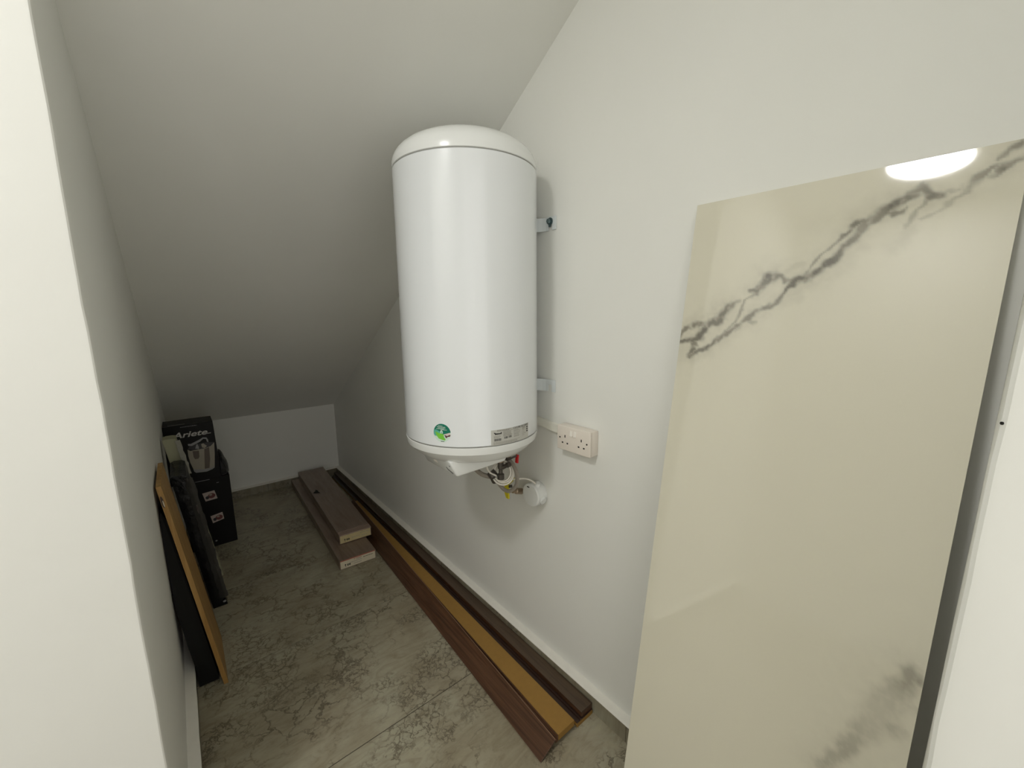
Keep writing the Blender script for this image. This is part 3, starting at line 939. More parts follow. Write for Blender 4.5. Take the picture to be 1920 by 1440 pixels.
def build_plumbing():
    # braided hoses
    hz = empty('water_hose', (0.84, 1.142, 0.825), 'short grey braided hose curving left under the water heater', 'hose')
    put('hose', tube(catmull([(0.778, 1.192, 0.893), (0.790, 1.184, 0.860), (0.812, 1.177, 0.834), (0.828, 1.160, 0.826), (0.836, 1.146, 0.826)], 10), 0.0085, 12, 0.03), M['braid'], hz, 60)
    put('hose_nut', lathe([(0, -0.012), (0.0145, -0.012), (0.0165, -0.004), (0.0165, 0.010), (0.012, 0.016), (0, 0.016)], (0.835, 1.138, 0.838), (0.3, -0.5, -0.75), 14), M['nut'], hz, 25)
    hb = empty('water_hose', (0.89, 1.109, 0.766), 'long grey braided hose looping down past the yellow lever and back up', 'hose')
    put('hose', tube(catmull([(0.845, 1.148, 0.818), (0.865, 1.144, 0.795), (0.880, 1.131, 0.770), (0.890, 1.109, 0.766), (0.900, 1.087, 0.787), (0.900, 1.075, 0.817),
                              (0.900, 1.080, 0.846), (0.899, 1.095, 0.868), (0.897, 1.107, 0.878), (0.895, 1.115, 0.884)], 12), 0.0072, 12, 0.03), M['braid'], hb, 60)
    put('hose_nut', lathe([(0, -0.010), (0.0135, -0.010), (0.0135, 0.008), (0.010, 0.014), (0, 0.014)], (0.851, 1.148, 0.811), (-0.4, -0.1, 0.75), 14), M['nut'], hb, 25)
    put('hose_nut', lathe([(0, -0.012), (0.0125, -0.012), (0.0125, 0.012), (0, 0.012)], (0.8948, 1.1215, 0.8835), (0.0, -0.05, -0.75), 8), M['nut'], hb, 25)
    # stop valve on the wall with its yellow lever
    V = empty('stop_valve', (XR, 1.172, 0.715), 'dull brass stop valve on the wall with a hanging yellow lever', 'valve')
    put('valve_body', lathe([(0, 0), (0.016, 0), (0.016, 0.006), (0.0095, 0.008), (0.0095, 0.030), (0.0125, 0.033), (0.0125, 0.062), (0.0095, 0.066), (0.0095, 0.080), (0, 0.082)], (XR, 1.176, 0.700), (-1, 0, 0.32), 16), M['brass'], V, 25)
    put('lever', loft([(0.944, 1.148, 0.790), (0.944, 1.181, 0.780), (0.941, 1.200, 0.757), (0.941, 1.208, 0.722), (0.944, 1.198, 0.692), (0.944, 1.183, 0.692), (0.941, 1.182, 0.722), (0.941, 1.180, 0.752), (0.944, 1.160, 0.772)],
                      [(0.951, 1.148, 0.790), (0.951, 1.181, 0.780), (0.948, 1.200, 0.757), (0.948, 1.208, 0.722), (0.951, 1.198, 0.692), (0.951, 1.183, 0.692), (0.948, 1.182, 0.722), (0.948, 1.180, 0.752), (0.951, 1.160, 0.772)]), M['yellow'], V)
    put('lever_screw', lathe([(0, 0), (0.006, 0), (0.006, 0.012), (0, 0.012)], (0.955, 1.176, 0.745), (-1, 0, 0.2), 10), M['nut'], V)
    # coiled power cable and its lead to the round box
    c = Vector((0.8675, 1.1165, 0.8405))
    ax = Vector((0.62, 0.72, -0.30)).normalized()
    e1 = ax.cross(Vector((0, 0, 1))).normalized()
    e2 = e1.cross(ax)
    bm = bmesh.new()
    for k, (rr, dx, dz, dd) in enumerate(((0.0425, 0, 0, 0.0), (0.0375, 0.001, 0.0025, 0.004), (0.0325, -0.002, 0.003, -0.003), (0.0290, 0.0, 0.001, 0.006))):
        loop = [c + ax * dd + e1 * (math.cos(2 * math.pi * t / 40) * rr * 0.92 + dx) + e2 * (math.sin(2 * math.pi * t / 40) * rr + dz) for t in range(41)]
        tube_bm(bm, loop, 0.0034, 8)
    lead = catmull([c + e1 * 0.038 - e2 * 0.012, (0.900, 1.102, 0.812), (0.93, 1.112, 0.801), (0.960, 1.118, 0.793), (0.976, 1.103, 0.791), (0.987, 1.086, 0.783), (0.9915, 1.077, 0.776)], 10)
    tube_bm(bm, lead, 0.0034, 8)
    tube_bm(bm, catmull([(0.795, 1.120, 0.902), (0.803, 1.124, 0.872), (0.822, 1.132, 0.848), (0.836, 1.118, 0.838), c - e1 * 0.030 - e2 * 0.012], 8), 0.0034, 8)
    bmesh.ops.recalc_face_normals(bm, faces=bm.faces)
    o = put('power_cable', bm_mesh(bm), M['cable'], None, 60)
    tag(o, 'coiled white power cable under the heater leading to the round white box', 'cable')
    # round junction box
    J = empty('junction_box', (XR, 1.105, 0.722), 'round white junction box on the wall below the heater', 'junction box')
    put('box_body', lathe([(0, 0.0005), (0.0455, 0.0005), (0.0460, 0.004), (0.0445, 0.034), (0.0435, 0.036), (0, 0.036)], (XR, 1.105, 0.722), (-1, 0, 0), 48), M['wplastic'], J, 30)
    put('lid', lathe([(0, 0.0362), (0.0455, 0.0362), (0.0460, 0.0385), (0.0450, 0.045), (0.0425, 0.0475), (0.030, 0.0490), (0, 0.0495)], (XR, 1.105, 0.722), (-1, 0, 0), 48), M['wplastic'], J, 30)
    ds = Vector((0, -0.93, -0.36)).normalized()
    put('knockout', lathe([(0, 0.040), (0.0158, 0.040), (0.0158, 0.0485), (0.0140, 0.0492), (0.0125, 0.0470), (0.0110, 0.0470), (0.0105, 0.0500), (0, 0.0500)], Vector((XR - 0.0175, 1.105, 0.722)), ds, 28), M['wplastic'], J, 30)
    du = Vector((-0.0, -0.42, 0.90)).normalized()
    put('cable_entry', lathe([(0, 0.036), (0.0115, 0.036), (0.0105, 0.052), (0.0085, 0.056), (0, 0.056)], Vector((XR - 0.026, 1.105, 0.722)), du, 24), M['wplastic'], J, 30)
    put('lid_slot', box(XR - 0.0505, XR - 0.0480, 1.108, 1.120, 0.7515, 0.7545), M['hole'], J)


# ------------------------------------------------------------------ double socket and trunking
def build_socket():
    y0, y1, z0, z1 = 0.8205, 0.9675, 0.9445, 1.0305
    zs = 0.0
    S_ = empty('double_socket', (XR, (y0 + y1) / 2, z0), 'off-white surface-mounted double wall socket right of the heater', 'socket')
    put('back_box', box(XR - 0.0335, XR - 0.0003, y0 + 0.0008, y1 - 0.0008, z0 + 0.0008, z1 - 0.0008, 0.0025), M['socket'], S_, 40)
    pl = put('face_plate', box(XR - 0.0425, XR - 0.0338, y0, y1, z0, z1, 0.0025, 3), M['socket'], S_, 40)
    fn = plane_fn((XR - 0.0425, y1, z0), (0, -1, 0), (0, 0, 1))     # u to the viewer's right, v up
    W, Hh = y1 - y0, z1 - z0

    def bit(name, u0, v0, u1, v1, d0, d1, mt, parent, bev=0.0):
        put(name, box(XR - 0.0425 - d1, XR - 0.0425 - d0, y1 - u1, y1 - u0, z0 + v0, z0 + v1, bev), mt, parent)
    for cu in (0.037, 0.110):
        for du, v0, v1, w in ((0.0, 0.0455, 0.0545, 0.0042), (-0.0112, 0.0240, 0.0290, 0.0066), (0.0112, 0.0240, 0.0290, 0.0066)):
            bit('pin_slot', cu + du - w / 2, v0, cu + du + w / 2, v1, -0.001, 0.00025, M['hole'], pl)
    for cu in (0.0135, W - 0.0135):
        put('screw_hole', lathe([(0, 0), (0.0030, 0), (0.0030, 0.0014), (0, 0.0014)], (XR - 0.0416, y1 - cu, z0 + Hh * 0.50), (-1, 0, 0), 14), M['hole'], pl)
    for cu in (0.0665, 0.0825):
        put('rocker_switch', hexa([(XR - 0.0420, y1 - cu - 0.0062, z0 + 0.0555), (XR - 0.0420, y1 - cu + 0.0062, z0 + 0.0555), (XR - 0.0462, y1 - cu + 0.0062, z0 + 0.0560), (XR - 0.0462, y1 - cu - 0.0062, z0 + 0.0560),
                                   (XR - 0.0420, y1 - cu - 0.0062, z0 + 0.0750), (XR - 0.0420, y1 - cu + 0.0062, z0 + 0.0750), (XR - 0.0438, y1 - cu + 0.0062, z0 + 0.0750), (XR - 0.0438, y1 - cu - 0.0062, z0 + 0.0750)], 0.0007), M['switch'], pl)
    # trunking
    T = empty('cable_trunking', (XR, 1.2, 1.02), 'off-white plastic cable trunking running from behind the heater to the socket', 'trunking')

    def sec(y, zc, d):
        return [(XR - 0.0002, y, zc - 0.0145), (XR - d, y, zc - 0.0145), (XR - d, y, zc + 0.0145), (XR - 0.0002, y, zc + 0.0145)]
    put('channel', loft(sec(0.9685, 0.999, 0.0125), sec(1.56, 1.058, 0.0125), 0.0008), M['trunk'], T)

    def sec2(y, zc):
        return [(XR - 0.0127, y, zc - 0.0152), (XR - 0.0155, y, zc - 0.0145), (XR - 0.0155, y, zc + 0.0145), (XR - 0.0127, y, zc + 0.0152)]
    put('cover', loft(sec2(0.9685, 0.999), sec2(1.56, 1.058)), M['trunk'], T)


# ------------------------------------------------------------------ trim boards along the wall
def board(name, secs, y0, y1, parts, label, group='loose trim boards along the right wall'):
    """parts: [(part name, near profile, far profile, material)] as (x, z) lists."""
    xs = [p[0] for p in secs]
    B = empty(name, (sum(xs) / len(xs), y0, 0.0), label, 'trim board', group)
    for pn, pa, pb, mt, bev in parts:
        o = put(pn, loft([(x, y0, z) for x, z in pa], [(x, y1, z) for x, z in pb], bev), mt, B)
    return B


def build_boards():
    lerp = lambda a, b, t: [(x0 + (x1 - x0) * t, z0 + (z1 - z0) * t) for (x0, z0), (x1, z1) in zip(a, b)]
    # B: raw side up
    tn = [(0.8275, 0.0195), (0.905, 0.0195), (0.905, 0.0430), (0.8275, 0.0430)]
    tf = [(0.8985, 0.0195), (0.930, 0.0195), (0.930, 0.0430), (0.8985, 0.0430)]
    vn = [(0.8155, 0.0195), (0.8272, 0.0195), (0.8272, 0.0415), (0.8235, 0.0405), (0.8235, 0.0330), (0.8195, 0.0320), (0.8195, 0.0262), (0.8155, 0.0255)]
    vf = [(0.8875, 0.0195), (0.8982, 0.0195), (0.8982, 0.0415), (0.8945, 0.0405), (0.8945, 0.0330), (0.8905, 0.0320), (0.8905, 0.0262), (0.8875, 0.0255)]
    board('trim_board', tn, 0.792, 3.0, [('core', tn, tf, M['mdf'], 0.0008), ('veneer', vn, vf, M['veneer'], 0)], 'trim board lying with its raw tan back upwards, middle of the row')
    # E: beneath B
    en = [(0.832, 0.0010), (0.916, 0.0010), (0.916, 0.0185), (0.832, 0.0185)]
    ef = [(0.876, 0.0010), (0.938, 0.0010), (0.938, 0.0185), (0.876, 0.0185)]
    board('trim_board', en, 0.808, 3.0, [('core', lerp(en, ef, 0), ef, M['veneer'], 0.0015)], 'brown trim board lying flat under the tan one')
    # C: lower one by the skirting; veneer over a tan core
    cn = [(0.921, 0.0010), (1.0005, 0.0010), (1.0005, 0.0165), (0.926, 0.0165), (0.921, 0.0110)]
    cf = [(0.945, 0.0010), (1.0005, 0.0010), (1.0005, 0.0165), (0.949, 0.0165), (0.945, 0.0110)]
    cvn = [(0.9205, 0.0170), (1.0005, 0.0170), (1.0005, 0.0195), (0.944, 0.0195), (0.942, 0.0245), (0.936, 0.0245), (0.934, 0.0195), (0.9205, 0.0190)]
    cvf = [(0.9445, 0.0170), (1.0005, 0.0170), (1.0005, 0.0195), (0.966, 0.0195), (0.964, 0.0245), (0.958, 0.0245), (0.956, 0.0195), (0.9445, 0.0190)]
    board('trim_board', cn, 0.792, 3.70, [('core', cn, cf, M['mdf'], 0.0), ('veneer', cvn, cvf, M['veneer_dark'], 0)], 'dark brown trim board on the floor against the skirting, lower of two')
    # D: on top of C
    dn = [(0.9475, 0.0200), (1.0015, 0.0200), (1.0015, 0.0375), (0.9475, 0.0375)]
    df = [(0.971, 0.0200), (1.0015, 0.0200), (1.0015, 0.0375), (0.971, 0.0375)]
    dvn = [(0.9465, 0.0378), (1.0018, 0.0378), (1.0018, 0.0415), (0.9500, 0.0415), (0.9465, 0.0400)]
    dvf = [(0.970, 0.0378), (1.0018, 0.0378), (1.0018, 0.0415), (0.973, 0.0415), (0.970, 0.0400)]
    board('trim_board', dn, 0.796, 3.72, [('core', dn, df, M['veneer'], 0.0), ('veneer', dvn, dvf, M['veneer_grey'], 0)], 'grey-brown trim board against the skirting, upper of two')
    # A: thin board tipped against the others
    an = [(0.7448, 0.0045), (0.7478, 0.0012), (0.8140, 0.0325), (0.8110, 0.0375)]
    af = [(0.8340, 0.0045), (0.8372, 0.0012), (0.9060, 0.0545), (0.9020, 0.0590)]
    A = board('trim_board', an, 0.790, 3.0, [('panel', an, af, M['veneer'], 0.0008)], 'wide thin brown wood-grain board tipped up against the others, outermost of the row')
    # paler lip along its top edge
    put('lip', loft([(0.8112, 0.790, 0.0378), (0.8142, 0.790, 0.0328), (0.8158, 0.790, 0.0338), (0.8130, 0.790, 0.0388)],
                    [(0.9022, 3.0, 0.0593), (0.9062, 3.0, 0.0548), (0.9078, 3.0, 0.0556), (0.9040, 3.0, 0.0603)]), M['veneer_edge'], A)


# ------------------------------------------------------------------ flooring cartons
def bumpy_carton(c4, z0, z1, seed, amp):
    """c4: front-left, front-right, back-right, back-left on plan. A shrink-wrapped carton with a slightly rippled skin."""
    bm = bmesh.new()
    fl, fr, br, bl = [Vector((x, y, 0)) for x, y in c4]
    nx, ny, nz = 10, 70, 4

    def P(i, j, k):
        u, t, w = i / nx, j / ny, k / nz
        p = fl.lerp(fr, u).lerp(bl.lerp(br, u), t)
        p = Vector((p.x, p.y, z0 + (z1 - z0) * w))
        return p
    vs_ = {}
    for i in range(nx + 1):
        for j in range(ny + 1):
            for k in range(nz + 1):
                if i in (0, nx) or j in (0, ny) or k in (0, nz):
                    p = P(i, j, k)
                    if j > 0:
                        q = Vector((p.x * 26, p.y * 9, p.z * 26 + seed))
                        d = amp * (noise.noise(q) + 0.5 * noise.noise(q * 2.3))
                        if i == 0 and k not in (0, nz):
                            p.x += d * 2.4
                        if k == nz and i not in (0, nx):
                            p.z += d * 0.5 - amp * 0.2
                    vs_[i, j, k] = bm.verts.new(p)
    def q4(a, b, c, d):
        bm.faces.new([vs_[a], vs_[b], vs_[c], vs_[d]])
    for i in range(nx):
        for j in range(ny):
            for k in (0, nz):
                q4((i, j, k), (i + 1, j, k), (i + 1, j + 1, k), (i, j + 1, k))
    for i in (0, nx):
        for j in range(ny):
            for k in range(nz):
                q4((i, j, k), (i, j + 1, k), (i, j + 1, k + 1), (i, j, k + 1))
    for j in (0, ny):
        for i in range(nx):
            for k in range(nz):
                q4((i, j, k), (i + 1, j, k), (i + 1, j, k + 1), (i, j, k + 1))
    bmesh.ops.recalc_face_normals(bm, faces=bm.faces)
    me = bm_mesh(bm)
    shade(me, 40)
    return me


def build_cartons():
    specs = [
        ('bottom', [(0.5745, 2.249), (0.7765, 2.239), (0.829, 3.730), (0.630, 3.735)], 0.001, 0.0555, M['label'],
         'long brown flooring carton on the floor with a white end label, lower of two'),
        ('top', [(0.630, 2.424), (0.8175, 2.412), (0.885, 3.725), (0.685, 3.730)], 0.0580, 0.1135, M['label_y'],
         'long brown flooring carton stacked on the other, yellowed label on its end'),
    ]
    for which, c4, z0, z1, lm, label in specs:
        C_ = empty('flooring_carton', (sum(c[0] for c in c4) / 4, c4[0][1], z0), label, 'carton', 'flooring cartons on the floor')
        put('carton_body', bumpy_carton(c4, z0, z1, 3.0 if which == 'top' else 8.0, 0.0016), M['carton'], C_)
        fl, fr = Vector((*c4[0], z0)), Vector((*c4[1], z0))
        W, Hh = (fr - fl).length, z1 - z0
        fn = plane_fn(fl, fr - fl, (0, 0, 1))
        lab = put('end_label', flat([(rect(0.004, 0.003, W - 0.004, Hh - (0.002 if which == 'bottom' else 0.004)), 0)], fn, lift=0.0008), lm, C_)
        pr = []
        if which == 'bottom':
            pr.append((rect(0.004, Hh - 0.0065, W - 0.004, Hh - 0.002), 1))
            for (x0, x1, y, ink) in ((0.078, 0.086, 0.040, 1), (0.090, 0.122, 0.0405, 1), (0.092, 0.118, 0.034, 2), (0.058, 0.12, 0.026, 2), (0.130, 0.185, 0.034, 0), (0.075, 0.12, 0.014, 2)):
                x = x0
                while x < x1:
                    w = random.uniform(0.004, 0.009)
                    pr.append((rect(x, y, min(x + w, x1), y + 0.0035), ink))
                    x += w + 0.0016
        else:
            for (x0, x1, y, ink) in ((0.070, 0.12, 0.022, 2), (0.13, 0.16, 0.018, 2), (0.12, 0.175, 0.036, 2)):
                x = x0
                while x < x1:
                    w = random.uniform(0.006, 0.014)
                    pr.append((rect(x, y, min(x + w, x1), y + 0.0028), ink))
                    x += w + 0.003
        # handling pictograms: a wine glass and an arrowed pair
        gx, gy = 0.030, 0.011
        pr.append(([(gx - 0.004, gy + 0.016), (gx + 0.004, gy + 0.016), (gx + 0.003, gy + 0.009), (gx + 0.001, gy + 0.007), (gx + 0.001, gy + 0.002), (gx + 0.004, gy), (gx - 0.004, gy), (gx - 0.001, gy + 0.002), (gx - 0.001, gy + 0.007), (gx - 0.003, gy + 0.009)], 0))
        for dx in (0.014, 0.024):
            pr.append(([(gx + dx - 0.002, gy + 0.002), (gx + dx + 0.002, gy + 0.002), (gx + dx + 0.002, gy + 0.009), (gx + dx + 0.0055, gy + 0.009), (gx + dx, gy + 0.017), (gx + dx - 0.0055, gy + 0.009), (gx + dx - 0.002, gy + 0.009)], 0))
        put('print', flat(pr, fn, lift=0.0012, step=0.00002), [M['print_dark'], M['label_red'], M['print_grey']], lab)
        if which == 'top':
            put('torn_hole', flat([([(0.658, 3.185), (0.668, 3.170), (0.688, 3.158), (0.702, 3.146), (0.697, 3.190), (0.700, 3.212), (0.690, 3.245), (0.683, 3.215)], 0)], lambda x, y, h: Vector((x + 0.012, y, z1 + 0.0012 + h))), M['hole'], C_)
            # folded flap of wrap hanging over the near end
            bm = bmesh.new()
            rows = []
            for i in range(25):
                t = i / 24
                p = fl.lerp(fr, t)
                col_ = []
                for k, (dy, dz) in enumerate(((0.05, 0.0026), (0.012, 0.0030), (-0.004, 0.0012), (-0.0055, -0.004 - 0.004 * noise.noise(Vector((t * 9, 2, 1)))))):
                    w = 0.0014 * noise.noise(Vector((t * 14, k * 1.7, 3)))
                    col_.append(bm.verts.new((p.x + dy * 0.04, p.y + dy + w, z1 + dz + max(0, w))))
                rows.append(col_)
            for A, B in zip(rows[:-1], rows[1:]):
                for k in range(3):
                    bm.faces.new((A[k], B[k], B[k + 1], A[k + 1]))
            put('wrap_flap', bm_mesh(bm), M['wrap'], C_, 60)


# ------------------------------------------------------------------ black boxes in the corner
def build_black_boxes():
    y = 3.02
    Lb = empty('cardboard_box', (0.05, y, 0.0), 'black box on the floor with two small fruit pictures, lower of two', 'box', 'black boxes in the far left corner')
    put('carton_body', box(-0.064, 0.170, y, y + 0.20, 0.001, 0.4455, 0.002), M['blackcard'], Lb)
    fn = plane_fn((0, y, 0), (1, 0, 0), (0, 0, 1))
    inks = [M['ink_pink'], M['ink_red'], M['ink_cream'], M['ink_black'], M['ink_steel']]
    for pts in ([(0.0239, 0.3604), (0.0853, 0.3649), (0.0956, 0.3092), (0.035, 0.3051)], [(0.0481, 0.2045), (0.1102, 0.214), (0.115, 0.1675), (0.0563, 0.1555)]):
        c = (sum(p[0] for p in pts) / 4, sum(p[1] for p in pts) / 4)
        put('fruit_picture', flat([(pts, 0), (ell(c[0] + 0.008, c[1] - 0.001, 0.019, 0.016, 14), 1), (ell(c[0] - 0.014, c[1] - 0.008, 0.009, 0.010, 12), 3),
                                   (ell(c[0] + 0.004, c[1] + 0.006, 0.008, 0.006, 12), 2)], fn, lift=0.0006), inks, Lb)
    for nm, poly in (('edge_highlight', rect(-0.001, 0.4375, 0.0695, 0.4415)), ('printed_mark', ell(0.061, 0.036, 0.006, 0.005, 10)), ('printed_mark', rect(0.100, 0.408, 0.112, 0.411))):  # long strip paints the highlight on the box's top edge; the marks are print
        put(nm, flat([(poly, 4)], fn, lift=0.0006), inks, Lb)
    y = 3.00
    Ub = empty('cardboard_box', (0.008, y, 0.447), 'black juicer box lettered Ariete with a cream citrus press, upper of two', 'box', 'black boxes in the far left corner')
    put('carton_body', hexa([(-0.112, y, 0.447), (0.130, y, 0.447), (0.130, y + 0.185, 0.447), (-0.112, y + 0.185, 0.447),
                             (-0.112, y, 0.802), (0.121, y, 0.802), (0.121, y + 0.185, 0.802), (-0.112, y + 0.185, 0.802)], 0.002), M['blackcard'], Ub)
    J = {'cup': [(-0.0144, 0.6529), (-0.002, 0.642), (0.0308, 0.6429), (0.0693, 0.6444), (0.0961, 0.652), (0.1155, 0.6713), (0.1107, 0.6015), (0.1013, 0.5153), (0.0883, 0.505), (0.0415, 0.5068), (0.0014, 0.5138), (-0.0013, 0.5345), (-0.01, 0.5698), (-0.015, 0.6138)],
         'shadow': [(0.0635, 0.639), (0.0877, 0.6471), (0.0851, 0.5737), (0.0765, 0.5182), (0.053, 0.5174)],
         'spout': [(0.0076, 0.6382), (0.0375, 0.6348), (0.0361, 0.5986), (0.0297, 0.5868), (0.0145, 0.5871), (0.0086, 0.6017)],
         'bowl': [(-0.0128, 0.6558), (-0.001, 0.6729), (0.0347, 0.6784), (0.0858, 0.6775), (0.1139, 0.6717), (0.0935, 0.6525), (0.0564, 0.6439), (0.0108, 0.6441)],
         'cone': [(0.0216, 0.6515), (0.029, 0.673), (0.0345, 0.6768), (0.04, 0.6574), (0.0386, 0.6445)],
         'lemon': [(0.0517, 0.6714), (0.0624, 0.6758), (0.0783, 0.6558), (0.0668, 0.6449), (0.0546, 0.6509)],
         'lever': [(-0.0095, 0.6861), (0.0052, 0.6846), (0.0262, 0.6933), (0.0474, 0.7021), (0.0637, 0.7119), (0.0814, 0.7084), (0.0876, 0.6938), (0.0883, 0.677), (0.0811, 0.6819), (0.0778, 0.6992), (0.0654, 0.7033), (0.0485, 0.6886), (0.0297, 0.6794), (0.0087, 0.6708), (-0.0083, 0.6744)],
         'base': [(0.0004, 0.5274), (0.0426, 0.5166), (0.0893, 0.5149), (0.1014, 0.529), (0.0996, 0.5123), (0.0802, 0.5036), (0.0613, 0.4983), (0.0104, 0.5031), (0.0014, 0.5138)]}
    ink = {'cup': 1, 'shadow': 2, 'spout': 2, 'bowl': 4, 'cone': 3, 'lemon': 1, 'lever': 3, 'base': 3}
    fn = plane_fn((0, y, 0), (1, 0, 0), (0, 0, 1))
    put('juicer_picture', flat([(J[k_], ink[k_]) for k_ in J], fn, lift=0.0006), [M['ink_white'], M['ink_cream'], M['ink_shadow'], M['ink_steel'], M['ink_black']], Ub)
    v, f = text_polys('Ariete', 1.0, 0.28, 0.022)
    x0, x1 = min(a for a, b in v), max(a for a, b in v)
    h = max(b for a, b in v)
    vv = [fn(-0.0757 + (a - x0) / (x1 - x0) * 0.166, 0.7285 + b / h * 0.033, 0.0009) for a, b in v]
    lt = raw(vv, f)
    put('lettering', lt, M['ink_white'], Ub)
    for d_ in (rect(0.072, 0.7300, 0.1062, 0.7345), [(-0.0925, 0.7385), (-0.072, 0.7415), (-0.070, 0.746), (-0.0915, 0.743)]):
        put('lettering_dash', flat([(d_, 0)], fn, lift=0.0009), M['ink_white'], Ub)
    marks = []
    x = -0.032
    while x < 0.044:
        w = random.uniform(0.003, 0.009)
        marks.append((rect(x, 0.7893, min(x + w, 0.044), 0.7920), 0))
        x += w + 0.0025
    put('small_print', flat(marks, fn, lift=0.0009, step=0), M['ink_steel'], Ub)
    put('top_print', flat([(rect(-0.088, 0.02, -0.010, 0.034), 0)], plane_fn((0, y, 0.802), (1, 0, 0), (0, 1, 0)), lift=0.0006), M['ink_steel'], Ub)
    # crumpled black bag on the lower box
    prof = [(0.1315, 0.4475), (0.1265, 0.60), (0.133, 0.596), (0.143, 0.588), (0.152, 0.568), (0.160, 0.545), (0.169, 0.520), (0.175, 0.490), (0.177, 0.455), (0.172, 0.4475)]
    prof[1] = (0.1325, 0.585)
    bm = bmesh.new()
    rows = []
    for i in range(9):
        t = i / 8
        s = math.sin(math.pi * (0.12 + 0.76 * t)) ** 0.5
        row = []
        for x_, z_ in prof:
            q = Vector((x_ * 50, t * 4, z_ * 40))
            d = 0.004 * noise.noise(q)
            row.append(bm.verts.new((0.1325 + (x_ - 0.1325) * s + (max(0, d) if x_ > 0.14 else 0), 3.035 + 0.15 * t, 0.4475 + (z_ - 0.4475) * s + (d if z_ > 0.46 else 0))))
        rows.append(row)
    n = len(prof)
    for A, B in zip(rows[:-1], rows[1:]):
        for i in range(n):
            j = (i + 1) % n
            bm.faces.new((A[i], A[j], B[j], B[i]))
    bm.faces.new(rows[0][::-1])
    bm.faces.new(rows[-1])
    bmesh.ops.recalc_face_normals(bm, faces=bm.faces)
    o = put('plastic_bag', bm_mesh(bm), M['bag'], None, 60)
    tag(o, 'small crumpled black bag beside the juicer box, on the lower black box', 'bag')


# ------------------------------------------------------------------ things leaning on the left wall
def leaning(xb, xt, th, y0, y1, z0, z1, bump=0.0, seed=0, ny=10, nz=24, round_=0.0):
    """Slab leaning on the left wall: back face at x = xb (floor) to xt (at z1)."""
    bm = bmesh.new()
    nx = 4
    V = {}
    for i in range(nx + 1):
        for j in range(ny + 1):
            for k in range(nz + 1):
                if i in (0, nx) or j in (0, ny) or k in (0, nz):
                    z = z0 + (z1 - z0) * k / nz
                    x = xb + (xt - xb) * (z / z1) + th * i / nx
                    y = y0 + (y1 - y0) * j / ny
                    if bump:
                        d = noise.noise(Vector((x * 20 + seed, y * 11, z * 9))) + 0.6 * noise.noise(Vector((x * 45, y * 30 + seed, z * 22)))
                        if i == nx and 0 < k < nz:
                            x += bump * max(-1.0, d) * 0.8
                        if j == 0 and 0 < k < nz and 0 < i < nx:
                            y -= bump * abs(d) * 1.2
                        if k == nz:
                            z += bump * d * 0.8 - (round_ if i in (0, nx) else 0)
                    V[i, j, k] = bm.verts.new((x, y, z))

    def q4(*a):
        bm.faces.new([V[t] for t in a])
    for i in range(nx):
        for j in range(ny):
            for k in (0, nz):
                q4((i, j, k), (i + 1, j, k), (i + 1, j + 1, k), (i, j + 1, k))
    for i in (0, nx):
        for j in range(ny):
            for k in range(nz):
                q4((i, j, k), (i, j + 1, k), (i, j + 1, k + 1), (i, j, k + 1))
    for j in (0, ny):
        for i in range(nx):
            for k in range(nz):
                q4((i, j, k), (i + 1, j, k), (i + 1, j, k + 1), (i, j, k + 1))
    bmesh.ops.recalc_face_normals(bm, faces=bm.faces)
    return bm_mesh(bm)


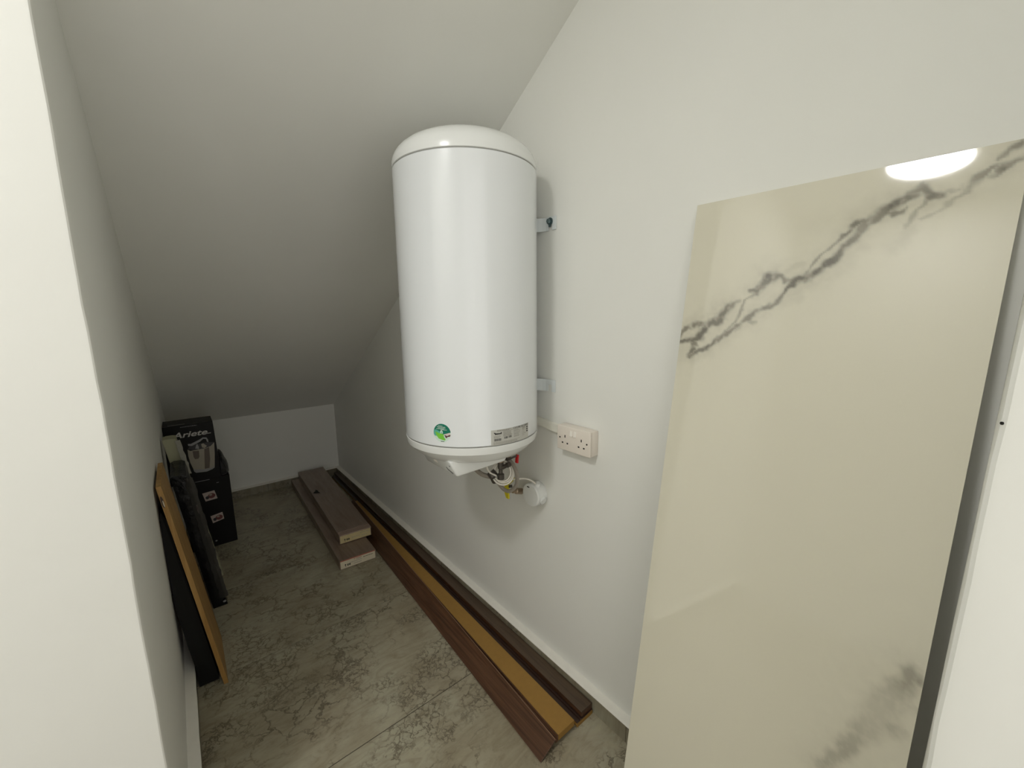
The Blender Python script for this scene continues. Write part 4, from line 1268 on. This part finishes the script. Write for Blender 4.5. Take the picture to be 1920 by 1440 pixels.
def build_leaning():
    P_ = empty('wooden_panel', (0.005, 1.79, 0.0), 'oak-coloured wooden panel leaning on the left wall, its edge towards us', 'panel')
    put('panel_board', leaning(-0.002, -0.1073, 0.0145, 1.79, 2.10, 0.0005, 0.842, 0, 0, 2, 2), M['timber'], P_)
    # knot hole in the end grain, with its pale lip
    fn = lambda x, z, h: Vector((x - 0.125 * z, 1.79 - h, z))
    put('knot', flat([([(0.003 + 0.004 * math.cos(a) , 0.785 + 0.022 * math.sin(a)) for a in [2 * math.pi * i / 14 for i in range(14)]], 0),
                      ([(0.0045 + 0.0016 * math.cos(a), 0.778 + 0.013 * math.sin(a)) for a in [2 * math.pi * i / 12 for i in range(12)]], 1)], fn, lift=0.0005), [M['veneer_dark'], M['label']], P_)
    # black sack for the wedge behind the panel: dark object and shade together
    sec = [(-0.077, 0.001), (-0.012, 0.001), (-0.010 - 0.123 * 0.70, 0.70), (-0.1085, 0.735), (-0.1130, 0.70), (-0.1130, 0.50), (-0.110, 0.36), (-0.092, 0.18), (-0.0785, 0.085)]
    bm = bmesh.new()
    rows = []
    for i in range(9):
        t = i / 8
        row = []
        for x, z in sec:
            d = 0.003 * noise.noise(Vector((x * 40, t * 6, z * 25)))
            row.append(bm.verts.new((min(x + abs(d), -0.004 - 0.124 * z) if x < -0.05 else x - abs(d), 1.835 + 0.26 * t + d, z)))
        rows.append(row)
    n = len(sec)
    for A, B in zip(rows[:-1], rows[1:]):
        for i in range(n):
            j = (i + 1) % n
            bm.faces.new((A[i], A[j], B[j], B[i]))
    bm.faces.new(rows[0][::-1])
    bm.faces.new(rows[-1])
    bmesh.ops.recalc_face_normals(bm, faces=bm.faces)
    o = put('wedge_filler', bm_mesh(bm), M['black'])
    tag(o, 'black sack in the gap between the wooden panel and wall', 'filler')
    # black wrapped pack
    B_ = empty('wrapped_pack', (0.03, 2.33, 0.0), 'tall flat black pack in crumpled film leaning beside the wooden panel', 'pack')
    put('pack', leaning(-0.0005, -0.087, 0.058, 2.335, 2.60, 0.001, 0.705, 0.007, 3.0, 10, 30, 0.006), M['bag'], B_, 50)
    bm = bmesh.new()
    rows = []
    for i in range(46):
        t = i / 45
        z = 0.05 + 0.64 * t
        xr = 0.0585 - 0.124 * z
        row = []
        for k in range(6):
            w = noise.noise(Vector((t * 22, k * 0.9, 4))) * 0.008 + noise.noise(Vector((t * 55, k * 1.7, 9))) * 0.004
            row.append(bm.verts.new((xr - 0.022 + 0.0065 * k + w * 0.5 + (0.010 * t), 2.318 + 0.003 * abs(k - 3) + w * 0.45, z + w * 0.4)))
        rows.append(row)
    for A, B in zip(rows[:-1], rows[1:]):
        for k in range(5):
            bm.faces.new((A[k], A[k + 1], B[k + 1], B[k]))
    fm, nt, bs = new_mat('crumpled_film')
    bs.inputs['Base Color'].default_value = (0.10, 0.095, 0.085, 1)
    bs.inputs['Roughness'].default_value = 0.18
    bs.inputs['Transmission Weight'].default_value = 0.55
    bs.inputs['IOR'].default_value = 1.2
    put('film', bm_mesh(bm), fm, B_, 50)
    put('printed_mark', flat([(ell(0.046, 0.026, 0.007, 0.006, 12), 0)], lambda x, z, h: Vector((x, 2.3265 - h, z))), M['ink_steel'], B_)
    # foam
    Fm = empty('foam_block', (0.04, 2.63, 0.0), 'yellowish white foam block in milky film showing above the black pack', 'foam')
    put('foam', leaning(0.010, -0.106, 0.054, 2.63, 2.72, 0.001, 0.812, 0.002, 5.0, 6, 16, 0.003), M['foam'], Fm, 50)
    bm = bmesh.new()
    rows = []
    for i in range(14):
        t = i / 13
        z = 0.62 + 0.185 * t
        x0 = 0.010 - 0.1429 * z + 0.054
        row = []
        for k in range(4):
            w = noise.noise(Vector((t * 14, k * 1.3, 14))) * 0.005
            row.append(bm.verts.new((x0 - 0.006 + 0.007 * k + w, 2.612 + 0.002 * k + w * 0.4, z)))
        rows.append(row)
    for A, B in zip(rows[:-1], rows[1:]):
        for k in range(3):
            bm.faces.new((A[k], A[k + 1], B[k + 1], B[k]))
    put('film_edge', bm_mesh(bm), M['film'], Fm, 50)


build_room()
make_lamp()
build_heater()
build_slab()
build_boards()
build_cartons()
build_black_boxes()
build_leaning()
build_socket()
build_plumbing()
